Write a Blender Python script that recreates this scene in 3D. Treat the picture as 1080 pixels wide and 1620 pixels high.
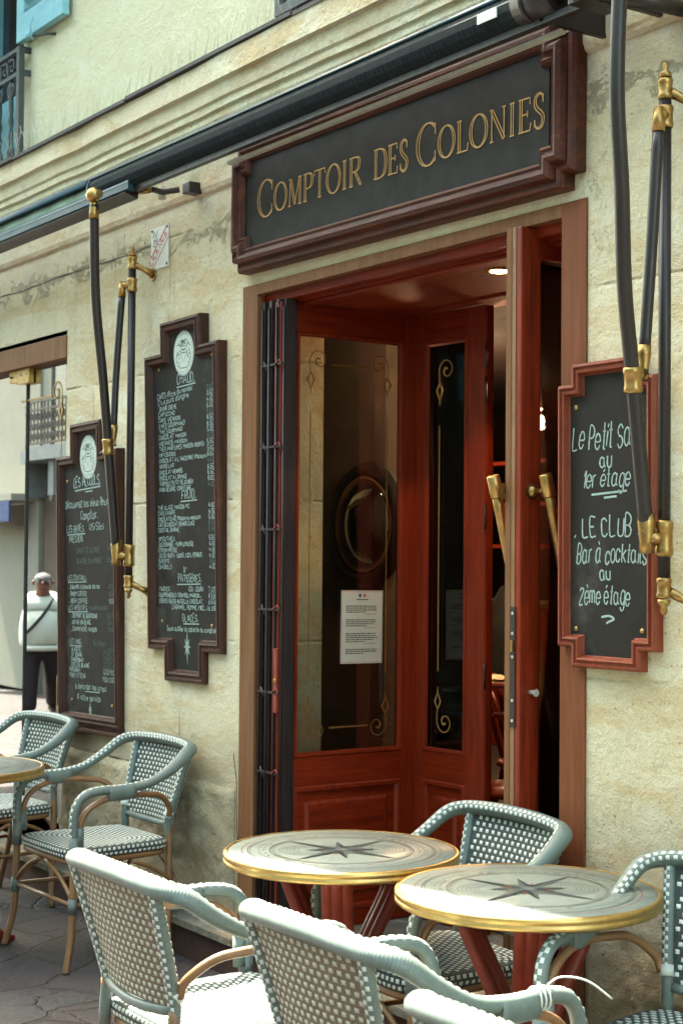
import bpy, bmesh, math, random
from mathutils import Vector, Matrix, Euler
R = math.radians
scene = bpy.context.scene
for o in list(bpy.data.objects): bpy.data.objects.remove(o)
C = scene.collection
# ------------------------------------------------------------------ camera
yaw, pit, rol = R(34.234), R(1.56), R(0.4587)
fw = Vector((-math.cos(yaw)*math.cos(pit), math.sin(yaw)*math.cos(pit), math.sin(pit)))
rt = Vector((math.sin(yaw), math.cos(yaw), 0)); up = rt.cross(fw)
rt2 = rt*math.cos(rol)+up*math.sin(rol); up2 = -rt*math.sin(rol)+up*math.cos(rol)
CAM = Vector((0, -3.12, 1.57))
cam = bpy.data.cameras.new('camera'); camo = bpy.data.objects.new('camera', cam); C.objects.link(camo)
camo.matrix_world = Matrix(((rt2.x, up2.x, -fw.x, CAM.x), (rt2.y, up2.y, -fw.y, CAM.y), (rt2.z, up2.z, -fw.z, CAM.z), (0, 0, 0, 1)))
cam.sensor_fit = 'VERTICAL'; cam.sensor_height = 36; cam.sensor_width = 24; cam.lens = 2500*36/1620
cam.clip_start = .05; cam.clip_end = 500
cam.dof.use_dof = True; cam.dof.focus_distance = 4.9; cam.dof.aperture_fstop = 7.0
scene.camera = camo
# ------------------------------------------------------------------ world, sun, exposure
SUN = Vector((-.50, .062, .86)).normalized()
w = bpy.data.worlds.new('World'); scene.world = w; w.use_nodes = True
nt = w.node_tree; bg = nt.nodes['Background']
sky = nt.nodes.new('ShaderNodeTexSky'); sky.sky_type = 'NISHITA'; sky.sun_disc = False
sky.sun_elevation = math.asin(SUN.z); sky.sun_rotation = math.atan2(SUN.x, SUN.y)
sky.air_density = 1.0; sky.dust_density = 2.5; sky.ozone_density = .3
tint = nt.nodes.new('ShaderNodeMixRGB'); tint.blend_type = 'MULTIPLY'; tint.inputs[0].default_value = 1; tint.inputs[2].default_value = (1.09, 1.04, .77, 1)   # warm colour cast multiplied into the skylight
nt.links.new(sky.outputs[0], tint.inputs[1]); nt.links.new(tint.outputs[0], bg.inputs[0]); bg.inputs[1].default_value = .15
sl = bpy.data.lights.new('sun', 'SUN'); sl.energy = 3.6; sl.angle = R(.5); sl.color = (1, .97, .84)
so = bpy.data.objects.new('sun', sl); C.objects.link(so)
so.rotation_euler = (-SUN).to_track_quat('-Z', 'Y').to_euler(); so.location = (0, 0, 12)
scene.view_settings.view_transform = 'Standard'; scene.view_settings.look = 'None'
scene.view_settings.exposure = 3.55; scene.view_settings.gamma = 1
scene.render.engine = 'CYCLES'
scene.cycles.max_bounces = 10; scene.cycles.diffuse_bounces = 5; scene.cycles.glossy_bounces = 6; scene.cycles.transparent_max_bounces = 16; scene.cycles.transmission_bounces = 6
scene.cycles.caustics_reflective = False; scene.cycles.caustics_refractive = False

# ------------------------------------------------------------------ material helpers
MAT = {}
class NB:
    def __init__(s, name):
        m = bpy.data.materials.new(name); m.use_nodes = True; s.m = m; s.t = m.node_tree
        s.p = s.t.nodes['Principled BSDF']; s.out = s.t.nodes['Material Output']; MAT[name] = m
        s.tc = s.t.nodes.new('ShaderNodeTexCoord')
    def n(s, typ, **k):
        x = s.t.nodes.new('ShaderNode'+typ)
        for a, b in k.items(): setattr(x, a, b)
        return x
    def l(s, a, b): s.t.links.new(a, b)
    def co(s, scale=(1, 1, 1), src='Object', loc=(0, 0, 0)):
        mp = s.n('Mapping'); mp.inputs['Scale'].default_value = scale; mp.inputs['Location'].default_value = loc
        s.l(s.tc.outputs[src], mp.inputs[0]); return mp.outputs[0]
    def noise(s, sc, det=6, rough=.6, vec=None, dist=0):
        x = s.n('TexNoise'); x.inputs['Scale'].default_value = sc; x.inputs['Detail'].default_value = det
        x.inputs['Roughness'].default_value = rough; x.inputs['Distortion'].default_value = dist
        s.l(vec if vec is not None else s.co(), x.inputs['Vector']); return x.outputs[0]
    def ramp(s, f, stops, interp='LINEAR'):
        x = s.n('ValToRGB'); x.color_ramp.interpolation = interp; cr = x.color_ramp.elements
        while len(cr) < len(stops): cr.new(.5)
        for e, (p, c) in zip(cr, stops):
            e.position = p; e.color = (*c, 1) if isinstance(c, tuple) else (c, c, c, 1)
        s.l(f, x.inputs[0]); return x.outputs[0]
    def mix(s, f, a, b, typ='MIX'):
        x = s.n('MixRGB', blend_type=typ)
        for i, v in ((0, f), (1, a), (2, b)):
            if isinstance(v, (int, float)): x.inputs[i].default_value = v if i == 0 else (v, v, v, 1)
            elif isinstance(v, tuple): x.inputs[i].default_value = (*v, 1)
            else: s.l(v, x.inputs[i])
        return x.outputs[0]
    def math(s, op, a, b=0, c=0):
        x = s.n('Math', operation=op)
        for i, v in ((0, a), (1, b), (2, c)):
            if isinstance(v, (int, float)): x.inputs[i].default_value = v
            else: s.l(v, x.inputs[i])
        return x.outputs[0]
    def base(s, c):
        if isinstance(c, tuple): s.p.inputs['Base Color'].default_value = (*c, 1)
        else: s.l(c, s.p.inputs['Base Color'])
    def set(s, **k):
        for a, v in k.items():
            i = s.p.inputs[a.replace('_', ' ')]
            if isinstance(v, (int, float)): i.default_value = v
            elif isinstance(v, tuple): i.default_value = (*v, 1)
            else: s.l(v, i)
    def bump(s, h, st=.3, d=.01, nrm=None):
        b = s.n('Bump'); b.inputs['Strength'].default_value = st; b.inputs['Distance'].default_value = d
        s.l(h, b.inputs['Height'])
        if nrm is not None: s.l(nrm, b.inputs['Normal'])
        s.l(b.outputs[0], s.p.inputs['Normal']); return b.outputs[0]

def simple(name, c1, c2=None, sc=20, rough=.5, metal=0, bump=.1, bs=80, coat=0, stretch=(1, 1, 1), spec=.5, r2=None, dirt=None, K=None):
    if K is None: K = .62 if max(c1) < .5 and not metal else 1.0
    c1 = tuple(x*K for x in c1); c2 = tuple(x*K for x in c2) if c2 else None; dirt = tuple(x*K for x in dirt) if dirt else None
    b = NB(name); v = b.co(stretch)
    n1 = b.noise(sc, 6, .65, v); c2 = c2 or tuple(x*.75 for x in c1)
    col = b.ramp(n1, [(.3, c1), (.72, c2)])
    if dirt:
        n3 = b.noise(sc*.35, 8, .75, v); col = b.mix(b.ramp(n3, [(.55, 0.), (.75, .8)]), col, dirt)
    b.base(col); b.set(Metallic=metal, Coat_Weight=coat, Specular_IOR_Level=spec)
    rr = r2 if r2 is not None else min(1, rough+.15)
    b.set(Roughness=b.ramp(b.noise(sc*1.7, 4, .6, v), [(.3, rough), (.7, rr)]))
    if coat: b.set(Coat_Roughness=.12)
    if bump: b.bump(b.noise(bs, 5, .6, v), bump, .004)
    return b

# ------------------------------------------------------------------ mesh helpers
class MB:
    def __init__(s): s.v = []; s.f = []; s.mi = []; s.sm = []; s.uv = []; s.mats = []
    def mat(s, name):
        if name not in s.mats: s.mats.append(name)
        return s.mats.index(name)
    def face(s, idx, m=0, smooth=False, uv=None):
        s.f.append(idx); s.mi.append(m); s.sm.append(smooth); s.uv.append(uv or [(0, 0)]*len(idx))
    def add(s, vs):
        k = len(s.v); s.v.extend([tuple(x) for x in vs]); return k
    def box(s, a, b, m=None, M=None, bev=0):
        m = s.mat(m) if m else 0
        x0, y0, z0 = a; x1, y1, z1 = b
        if bev:
            bm = bmesh.new(); bmesh.ops.create_cube(bm, size=1)
            bmesh.ops.scale(bm, vec=(x1-x0, y1-y0, z1-z0), verts=bm.verts)
            bmesh.ops.translate(bm, vec=((x0+x1)/2, (y0+y1)/2, (z0+z1)/2), verts=bm.verts)
            bmesh.ops.bevel(bm, geom=bm.edges[:], offset=bev, segments=2, affect='EDGES', profile=.6)
            s.bm(bm, m, M); return
        P = [Vector(p) for p in ((x0, y0, z0), (x1, y0, z0), (x1, y1, z0), (x0, y1, z0), (x0, y0, z1), (x1, y0, z1), (x1, y1, z1), (x0, y1, z1))]
        if M: P = [M@p for p in P]
        k = s.add(P)
        for q in ((0, 3, 2, 1), (4, 5, 6, 7), (0, 1, 5, 4), (1, 2, 6, 5), (2, 3, 7, 6), (3, 0, 4, 7)): s.face([k+i for i in q], m)
    def bm(s, bm, m=0, M=None, smooth=False):
        bm.verts.index_update(); k = s.add([(M@v.co if M else v.co) for v in bm.verts])
        for f in bm.faces: s.face([k+v.index for v in f.verts], m, smooth)
        bm.free()
    def tube(s, pts, r, m=None, seg=10, cap=True, ref=None, rv=None, closed=False):
        """tube along pts; r number or list; rv = radius along ref direction (elliptic)"""
        m = s.mat(m) if m else 0
        pts = [Vector(p) for p in pts]; n = len(pts); L = 0; rings = []
        rr = r if isinstance(r, (list, tuple)) else [r]*n
        rvv = rv if isinstance(rv, (list, tuple)) else ([rv]*n if rv else rr)
        prev = Vector(ref) if ref is not None else None
        for i, p in enumerate(pts):
            a = pts[(i-1) % n] if (closed or i > 0) else p; b = pts[(i+1) % n] if (closed or i < n-1) else p
            t = (b-a).normalized()
            if prev is None: prev = Vector((0, 0, 1)) if abs(t.z) < .9 else Vector((1, 0, 0))
            nn = (Vector(ref) if ref is not None else prev); nn = (nn-t*nn.dot(t))
            if nn.length < 1e-4: nn = prev-t*prev.dot(t)
            nn.normalize(); prev = nn; bb = t.cross(nn)
            if i: L += (p-pts[i-1]).length
            k = s.add([p+nn*math.cos(2*math.pi*j/seg)*rvv[i]+bb*math.sin(2*math.pi*j/seg)*rr[i] for j in range(seg)])
            rings.append((k, L))
        rng = range(n if closed else n-1)
        for i in rng:
            (k0, l0), (k1, l1) = rings[i], rings[(i+1) % n]
            for j in range(seg):
                j2 = (j+1) % seg
                s.face([k0+j, k0+j2, k1+j2, k1+j], m, True, [(l0, j/seg), (l0, (j+1)/seg), (l1, (j+1)/seg), (l1, j/seg)])
        if cap and not closed:
            s.face([rings[0][0]+j for j in range(seg)][::-1], m); s.face([rings[-1][0]+j for j in range(seg)], m)
    def lathe(s, prof, m=None, seg=32, M=None, smooth=True, cap=True):
        m = s.mat(m) if m else 0; ks = []
        for r, z in prof:
            P = [Vector((r*math.cos(2*math.pi*j/seg), r*math.sin(2*math.pi*j/seg), z)) for j in range(seg)]
            ks.append(s.add([M@p for p in P] if M else P))
        for a, b in zip(ks, ks[1:]):
            for j in range(seg): s.face([a+j, a+(j+1) % seg, b+(j+1) % seg, b+j], m, smooth)
        if cap and prof[0][0] > 1e-5: s.face([ks[0]+j for j in range(seg)][::-1], m)
        if cap and prof[-1][0] > 1e-5: s.face([ks[-1]+j for j in range(seg)], m)
    def prism(s, poly, d, m=None, M=None):
        """poly in xz plane, extruded from y=0 to y=d"""
        m = s.mat(m) if m else 0; n = len(poly)
        P = [Vector((x, 0, z)) for x, z in poly]+[Vector((x, d, z)) for x, z in poly]
        k = s.add([M@p for p in P] if M else P)
        s.face([k+i for i in range(n)], m); s.face([k+n+i for i in range(n)][::-1], m)
        for i in range(n): j = (i+1) % n; s.face([k+i, k+n+i, k+n+j, k+j], m)
    def frame(s, poly, prof, m=None, M=None, smooth=False):
        """sweep profile [(inset, proud)] round rectilinear polygon (x,z), mitred; proud is towards -y"""
        m = s.mat(m) if m else 0; n = len(poly)
        area = sum(poly[i][0]*poly[(i+1) % n][1]-poly[(i+1) % n][0]*poly[i][1] for i in range(n)); sg = 1 if area > 0 else -1
        ks = []
        for ins, pr in prof:
            ring = []
            for i in range(n):
                p0, p1, p2 = Vector(poly[i-1]), Vector(poly[i]), Vector(poly[(i+1) % n])
                d1 = (p1-p0).normalized(); d2 = (p2-p1).normalized()
                n1 = Vector((-d1.y, d1.x))*sg; n2 = Vector((-d2.y, d2.x))*sg
                q = n1+n2; q = q/(q.length_squared/2) if q.length_squared > 1e-6 else n1
                c = p1+q*ins; ring.append(Vector((c.x, -pr, c.y)))
            ks.append(s.add([M@p for p in ring] if M else ring))
        for a, b in zip(ks, ks[1:]):
            for i in range(n): j = (i+1) % n; s.face([a+i, a+j, b+j, b+i], m, smooth)
    def ribbon(s, pts, wd, m=None, M=None, y=0, th=0, closed=False):
        """flat ribbon in xz plane facing -y"""
        m = s.mat(m) if m else 0; n = len(pts)
        if n < 2: return
        ws = wd if isinstance(wd, (list, tuple)) else [wd]*n; A = []; 
        for i in range(n):
            a = Vector(pts[i-1 if (i or closed) else 0]); b = Vector(pts[(i+1) % n if closed else min(i+1, n-1)]); t = b-a
            if t.length < 1e-9: t = Vector((1, 0))
            t.normalize(); q = Vector((-t.y, t.x))*ws[i]/2; p = Vector(pts[i])
            A += [Vector((p.x+q.x, y, p.y+q.y)), Vector((p.x-q.x, y, p.y-q.y))]
        k = s.add([M@p for p in A] if M else A)
        for i in range(n if closed else n-1):
            j = (i+1) % n; s.face([k+2*i, k+2*i+1, k+2*j+1, k+2*j], m)
    def build(s, name, mats=None, parent=None, M=None, W=False):
        me = bpy.data.meshes.new(name)
        me.from_pydata(s.v, [], s.f)
        names = s.mats if s.mats else ([mats] if isinstance(mats, str) else (mats or []))
        for x in names: me.materials.append(MAT[x])
        me.polygons.foreach_set('material_index', s.mi); me.polygons.foreach_set('use_smooth', s.sm)
        uvl = me.uv_layers.new(name='UVMap'); fl = []
        for u in s.uv:
            for a in u: fl += [a[0], a[1]]
        uvl.data.foreach_set('uv', fl); me.update()
        o = bpy.data.objects.new(name, me); C.objects.link(o)
        if parent: o.parent = parent
        if W: o.matrix_parent_inverse = parent.matrix_basis.inverted()
        if M: o.matrix_basis = M
        return o

def empty(name, loc=(0, 0, 0), rz=0, rot=None):
    o = bpy.data.objects.new(name, None); C.objects.link(o); o.location = loc; o.rotation_euler = rot or (0, 0, rz); o.empty_display_size = .1
    return o
def tag(o, label, cat, group=None):
    o['label'] = label; o['category'] = cat
    if group: o['group'] = group
    return o
def struct(o): o['kind'] = 'structure'; return o
def copy_tree(o, parent=None):
    c = o.copy(); C.objects.link(c)
    if parent: c.parent = parent
    for ch in [x for x in bpy.data.objects if x.parent == o]: copy_tree(ch, c)
    return c
def cr(pts, k=6, closed=False):
    """catmull-rom"""
    P = [Vector(p) for p in pts]; n = len(P); out = []
    if n < 3: return P
    for i in range(n if closed else n-1):
        p0 = P[i-1] if (closed or i) else P[0]*2-P[1]; p1 = P[i]; p2 = P[(i+1) % n]
        p3 = P[(i+2) % n] if (closed or i+2 < n) else P[-1]*2-P[-2]
        for j in range(k):
            t = j/k; out.append(.5*((2*p1)+(p2-p0)*t+(2*p0-5*p1+4*p2-p3)*t*t+(3*p1-p0-3*p2+p3)*t**3))
    if not closed: out.append(P[-1])
    return out
def ap(x, z, p):
    """a point seen at (x,z) on the wall plane y=0, moved to distance p in front of it"""
    k = 1-p/3.12
    return (x*k, -p, 1.57+(z-1.57)*k)
# ------------------------------------------------------------------ materials
simple('oakframe', (.36, .165, .070), (.22, .095, .040), 6, .6, bump=.35, bs=40, stretch=(9, 9, .6), dirt=(.44, .26, .13), spec=.2)
simple('coat', (.06, .065, .05), (.035, .038, .03), 12, .9, bump=.3)
simple('jambred', (.34, .115, .045), (.22, .065, .025), 6, .55, bump=.35, bs=40, stretch=(9, 9, .6), dirt=(.36, .17, .08), spec=.2)
simple('redwood', (.46, .050, .009), (.19, .018, .005), 7, .36, bump=.22, bs=50, stretch=(8, 8, .5), coat=.15, dirt=(.035, .006, .003), spec=.35)
simple('redwoodH', (.42, .044, .008), (.16, .015, .004), 7, .42, bump=.22, bs=50, stretch=(.5, 8, 8), coat=.0, dirt=(.035, .006, .003), spec=.2)
simple('signwood', (.17, .032, .008), (.035, .010, .006), 7, .42, bump=.5, bs=60, stretch=(.7, 6, 6), coat=.0, dirt=(.34, .10, .03), spec=.35)
simple('boardwood', (.10, .028, .010), (.035, .012, .007), 8, .45, bump=.4, bs=60, stretch=(4, 4, 1), coat=.0, dirt=(.30, .09, .03), spec=.3)
simple('boardred', (.44, .090, .03), (.24, .036, .012), 9, .45, bump=.45, bs=60, stretch=(5, 5, 1), coat=.05, dirt=(.34, .14, .07), spec=.35)
b = simple('slate', (.020, .017, .014), (.034, .029, .025), 5, .65, bump=.15, bs=30, dirt=(.15, .14, .13), spec=.25)
simple('signpanel', (.017, .017, .015), (.024, .023, .020), 9, .6, bump=.12, bs=120, dirt=(.035, .03, .025), spec=.25)
simple('blackmetal', (.014, .009, .008), (.028, .015, .012), 8, .38, metal=0, bump=.06, bs=40, coat=.08, stretch=(6, 6, .8))
simple('gatemetal', (.014, .009, .009), (.038, .026, .026), 5, .4, metal=.3, bump=.3, bs=60, stretch=(12, 12, .8), dirt=(.07, .02, .012))
simple('brass', (.50, .33, .12), (.26, .15, .05), 22, .3, metal=1, bump=.12, bs=60, dirt=(.07, .035, .015))
simple('rimbrass', (.60, .42, .16), (.45, .28, .09), 12, .3, metal=1, bump=.1, bs=60, dirt=(.2, .11, .04))
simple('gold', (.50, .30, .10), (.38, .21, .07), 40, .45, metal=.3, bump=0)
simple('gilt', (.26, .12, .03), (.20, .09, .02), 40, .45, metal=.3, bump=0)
simple('chalk', (.40, .53, .49), (.24, .33, .31), 90, .9, bump=0)
simple('chalkdim', (.20, .26, .245), (.12, .155, .145), 90, .9, bump=0)
simple('chalkcream', (.62, .70, .60), (.5, .58, .5), 90, .9, bump=0)
simple('enamel', (.72, .74, .68), (.62, .64, .58), 20, .3, bump=.05)
simple('crest', (.05, .08, .05), None, 40, .5, bump=0)
simple('signred', (.55, .06, .03), None, 40, .4, bump=0)
simple('signblue', (.03, .07, .16), None, 40, .4, bump=0)
simple('paper', (.55, .58, .50), (.5, .52, .45), 8, .8, bump=.03)
simple('ink', (.05, .05, .055), None, 40, .8, bump=0)
simple('awningblue', (.008, .060, .085), (.014, .085, .11), 5, .4, bump=.05, coat=.05, stretch=(.6, 4, 4))  # dark teal casing; the blue also carries the sky's highlight
simple('rollcloth', (.010, .020, .024), (.024, .036, .040), 20, .75, bump=.4, bs=60, stretch=(6, 1, 1), spec=.2)
simple('awningcloth', (.45, .62, .52), (.3, .45, .38), 12, .8, bump=.3, bs=30, stretch=(.5, 4, 4))
simple('lead', (.06, .055, .05), (.1, .09, .08), 14, .6, bump=.3)
simple('shutterblue', (.20, .46, .52), (.28, .54, .58), 8, .6, bump=.2, bs=50, stretch=(1, 1, 3), dirt=(.14, .32, .36))
simple('irongrey', (.055, .075, .075), (.09, .11, .11), 20, .5, bump=.15, dirt=(.12, .07, .04))
simple('ironblack', (.015, .013, .012), None, 20, .5, bump=.1)
simple('steelwire', (.62, .61, .50), None, 20, .5, metal=.3, bump=0)
simple('rattan', (.42, .22, .09), (.30, .14, .05), 12, .38, bump=.15, bs=50, coat=.3, stretch=(1, 1, 1), dirt=(.20, .08, .03))
simple('white_strand', (.66, .70, .62), (.56, .60, .54), 120, .42, bump=.1, bs=200)
simple('rubber', (.02, .02, .02), None, 20, .6)
simple('castred', (.46, .060, .024), (.28, .032, .014), 10, .45, bump=.15, bs=40, coat=.0, dirt=(.05, .012, .008))
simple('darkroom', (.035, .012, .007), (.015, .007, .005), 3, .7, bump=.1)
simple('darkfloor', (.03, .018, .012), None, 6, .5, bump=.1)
simple('blackpaint', (.005, .005, .005), None, 6, .5, bump=.1)
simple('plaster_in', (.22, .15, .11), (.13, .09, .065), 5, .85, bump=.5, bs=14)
simple('skin', (.30, .12, .075), None, 30, .5, bump=.1)
simple('hoodie', (.60, .64, .55), (.52, .56, .48), 30, .9, bump=.25, bs=18)
simple('shorts', (.035, .022, .028), None, 30, .85, bump=.3)
simple('greyhair', (.24, .25, .25), (.08, .08, .08), 90, .7, bump=.6, bs=160)
simple('shoes', (.08, .05, .04), None, 30, .6)
simple('facadewhite', (.38, .38, .31), (.32, .32, .26), 2, .85, bump=.2)
simple('facadecream', (.38, .35, .26), (.32, .29, .21), 2, .85, bump=.3, bs=20)
simple('facadebrown', (.16, .12, .09), (.12, .09, .07), 3, .8, bump=.2)
simple('facadegrey', (.30, .34, .34), (.2, .24, .25), 3, .8, bump=.2)
simple('rooftile', (.12, .07, .05), (.08, .05, .04), 6, .8)
simple('clothblue', (.02, .06, .22), None, 6, .7)
simple('windowdark', (.02, .025, .03), None, 3, .1, bump=0)
simple('concrete_lock', (.3, .26, .2), None, 30, .35, metal=.7)
# glass
def glassmat(name, tint, k, kb=0.0, rough=0.0):
    b = NB(name); t = b.t; t.nodes.remove(b.p)
    tr = b.n('BsdfTransparent'); tr.inputs[0].default_value = (*tint, 1)
    gl = b.n('BsdfGlossy'); gl.inputs['Roughness'].default_value = rough; gl.inputs[0].default_value = (1, 1, 1, 1)
    fr = b.n('Fresnel'); fr.inputs[0].default_value = 1.5
    f = b.math('MULTIPLY_ADD', fr.outputs[0], k, kb); mx = b.n('MixShader')
    f = b.math('MINIMUM', f, 1.0)
    b.l(f, mx.inputs[0]); b.l(tr.outputs[0], mx.inputs[1]); b.l(gl.outputs[0], mx.inputs[2]); b.l(mx.outputs[0], b.out.inputs[0])
glassmat('doorglass', (.90, .93, .9), 1.3)
glassmat('windowglass', (.70, .74, .70), 2.2, .22)
b = NB('mirrorglass'); b.base((.45, .58, .62)); b.set(Metallic=1., Roughness=.03)
# emitters
def emit(name, c, s):
    b = NB(name); b.base(c); b.set(Emission_Color=c, Emission_Strength=s)
emit('lampglow', (1, .72, .38), 3); emit('lampglow2', (1, .85, .6), 2.5)

# limestone wall : courses, stains, repaired patches
def stone(name, cA, cB, cC, rough_low=False, joints=True, amt=1.0):
    b = NB(name); v = b.co()
    sep = b.n('SeparateXYZ'); b.l(v, sep.inputs[0]); X, Z = sep.outputs[0], sep.outputs[2]
    big = b.noise(.9, 8, .68, v, .6); mid = b.noise(3.2, 9, .72, v, .4); fine = b.noise(38, 6, .7, v)
    col = b.ramp(big, [(.30, cA), (.50, cB), (.70, cC)])
    stv = b.co((.55, 1, 2.1), loc=(3, 0, 1)); st = b.noise(2.1, 10, .78, stv, .35)
    col = b.mix(b.ramp(st, [(.50, 0.), (.58, .5*amt), (.66, .15*amt), (.8, .75*amt)]), col, (.58, .38, .15))
    gr = b.noise(5.5, 10, .8, b.co((1, 1, .6), loc=(9, 2, 4)), .8)
    col = b.mix(b.ramp(gr, [(.55, 0.), (.74, .55*amt)]), col, (.40, .36, .24))
    lt = b.noise(4.3, 8, .7, b.co((1, 1, .8), loc=(1, 7, 8)), .5)
    col = b.mix(b.ramp(lt, [(.55, 0.), (.68, .55)]), col, (.78, .79, .64))
    # vertical streaks
    sv = b.noise(7, 6, .7, b.co((1, 1, .07), loc=(5, 5, 5))); col = b.mix(b.ramp(sv, [(.54, 0.), (.74, .35*amt)]), col, (.42, .37, .26))
    # small dark pits
    pit = b.noise(70, 3, .5, v); pits = b.ramp(pit, [(.28, 1.), (.34, 0.)])
    col = b.mix(b.math('MULTIPLY', pits, .35), col, (.15, .12, .08))
    h = b.math('ADD', b.math('MULTIPLY', mid, 1.0), b.math('MULTIPLY', fine, .32)); h = b.math('SUBTRACT', h, b.math('MULTIPLY', pits, .25))
    if joints:
        wob = b.math('MULTIPLY', b.math('SUBTRACT', b.noise(2.5, 5, .7, v), .5), .03)
        zz = b.math('ADD', Z, wob); xx = b.math('ADD', X, wob)
        rows = b.math('DIVIDE', b.math('SUBTRACT', zz, .67), .556)
        fr = b.math('FRACT', rows); row = b.math('FLOOR', rows)
        dz = b.math('MULTIPLY', b.math('MINIMUM', fr, b.math('SUBTRACT', 1, fr)), .556)
        off = b.math('MULTIPLY', b.math('FRACT', b.math('MULTIPLY', row, .37)), 1.15)
        fx = b.math('FRACT', b.math('DIVIDE', b.math('ADD', xx, off), 1.15)); dx = b.math('MULTIPLY', b.math('MINIMUM', fx, b.math('SUBTRACT', 1, fx)), 1.15)
        d = b.math('MINIMUM', dz, dx); jm = b.n('MapRange'); jm.inputs[1].default_value = .0; jm.inputs[2].default_value = .009; jm.inputs[3].default_value = 1; jm.inputs[4].default_value = 0
        b.l(d, jm.inputs[0]); fade = b.ramp(b.noise(2.2, 6, .7, b.co(loc=(2, 2, 9))), [(.46, 0.), (.64, 1.)])
        J = b.math('MULTIPLY', jm.outputs[0], fade)
        col = b.mix(b.math('MULTIPLY', J, .5), col, (.20, .15, .09)); h = b.math('SUBTRACT', h, b.math('MULTIPLY', J, .7))
        # each block its own tone
        cell = b.n('TexWhiteNoise'); cmb = b.n('CombineXYZ'); b.l(row, cmb.inputs[0]); b.l(b.math('FLOOR', b.math('DIVIDE', b.math('ADD', xx, off), 1.15)), cmb.inputs[1]); b.l(cmb.outputs[0], cell.inputs[0])
        tone = b.math('MULTIPLY_ADD', cell.outputs[0], .22, .88); col = b.mix(1, col, tone, 'MULTIPLY')
    # damp, dirty foot of the wall
    if rough_low:
        lo = b.n('MapRange'); lo.inputs[1].default_value = 1.02; lo.inputs[2].default_value = .42; b.l(b.math('ADD', Z, b.math('MULTIPLY', b.math('SUBTRACT', mid, .5), .9)), lo.inputs[0])
        col = b.mix(b.math('MULTIPLY', lo.outputs[0], .46), col, (.26, .20, .135))
        h = b.math('ADD', h, b.math('MULTIPLY', lo.outputs[0], b.math('MULTIPLY', b.noise(16, 8, .8, v), 1.3)))
    # old distemper and grime under the awning line, with ragged edges
    if rough_low:
        zz2 = b.math('ADD', Z, b.math('MULTIPLY', b.math('SUBTRACT', b.noise(4.5, 10, .8, b.co((1, 1, 1.4), loc=(4, 1, 3)), .6), .5), .55)); mr_ = b.n('MapRange'); mr_.inputs[1].default_value = 2.86; mr_.inputs[2].default_value = 2.90; b.l(zz2, mr_.inputs[0])
        col = b.mix(b.math('MULTIPLY', mr_.outputs[0], .45), col, (.50, .47, .34)); h = b.math('ADD', h, b.math('MULTIPLY', mr_.outputs[0], .25))
    cn = b.noise(2.6, 12, .62, b.co((1, 1, 1.5), loc=(6, 3, 2)), 1.6); ck = b.ramp(b.math('ABSOLUTE', b.math('SUBTRACT', cn, .5)), [(0., 1.), (.0035, 0.)]); ck = b.math('MULTIPLY', ck, b.ramp(b.noise(1.3, 3, .5, b.co(loc=(8, 8, 1))), [(.5, 0.), (.6, 1.)]))
    col = b.mix(b.math('MULTIPLY', ck, .04*min(1, amt)), col, (.16, .12, .07)); h = b.math('SUBTRACT', h, b.math('MULTIPLY', ck, .06*min(1, amt)))
    grn = b.ramp(b.noise(160, 3, .7, v), [(.35, .86), (.65, 1.08)]); col = b.mix(1, col, grn, 'MULTIPLY')
    b.base(col); b.set(Roughness=.9, Specular_IOR_Level=.2); b.bump(h, 1., .022)
stone('limestone', (.76, .72, .53), (.71, .63, .42), (.79, .76, .58), True, True)
stone('cornicestone', (.74, .70, .51), (.70, .62, .42), (.77, .73, .55), False, False, 1.0)
stone('upperplaster', (.72, .70, .48), (.68, .65, .44), (.74, .72, .52), False, False, .22)
stone('stepstone', (.20, .19, .16), (.15, .145, .12), (.24, .23, .19), False, False, .8)
stone('pierstone', (.36, .33, .27), (.30, .27, .22), (.38, .36, .30), False, True, 1.0)
simple('riserpaint', (.11, .045, .03), (.07, .03, .022), 5, .8, bump=.4, bs=30, dirt=(.04, .025, .02))

# paving : big worn slabs
b = NB('paving'); v = b.co(); ds = b.n('VectorMath', operation='ADD'); nz = b.n('TexNoise'); nz.inputs['Scale'].default_value = 2.2; nz.inputs['Detail'].default_value = 6; b.l(v, nz.inputs['Vector'])
sc = b.n('VectorMath', operation='SCALE'); b.l(nz.outputs[1], sc.inputs[0]); sc.inputs['Scale'].default_value = .34; b.l(v, ds.inputs[0]); b.l(sc.outputs[0], ds.inputs[1])
rotm = b.n('Mapping'); rotm.inputs['Rotation'].default_value = (0, 0, R(63)); b.l(ds.outputs[0], rotm.inputs[0])
br = b.n('TexBrick'); b.l(rotm.outputs[0], br.inputs['Vector']); br.inputs['Scale'].default_value = 1.0; br.inputs['Brick Width'].default_value = .62; br.inputs['Row Height'].default_value = .33; br.inputs['Mortar Size'].default_value = .011
br.inputs['Mortar Smooth'].default_value = .4; br.inputs[1].default_value = (.0, .0, .0, 1); br.inputs[2].default_value = (1, 1, 1, 1); br.inputs[3].default_value = (.5, .5, .5, 1)
c0 = b.ramp(br.outputs[0], [(0., (.026, .019, .022)), (.5, (.044, .033, .034)), (1., (.032, .036, .040))])
n1 = b.noise(5, 10, .8, v, .5); c0 = b.mix(b.ramp(n1, [(.42, 0.), (.68, .7)]), c0, (.068, .052, .048)); n2 = b.noise(11, 10, .85, v, 1.); c0 = b.mix(b.ramp(n2, [(.5, 0.), (.66, .7)]), c0, (.018, .013, .016))
vo = b.n('TexVoronoi', feature='DISTANCE_TO_EDGE'); vo.inputs['Scale'].default_value = 3.1; b.l(ds.outputs[0], vo.inputs['Vector'])
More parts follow.
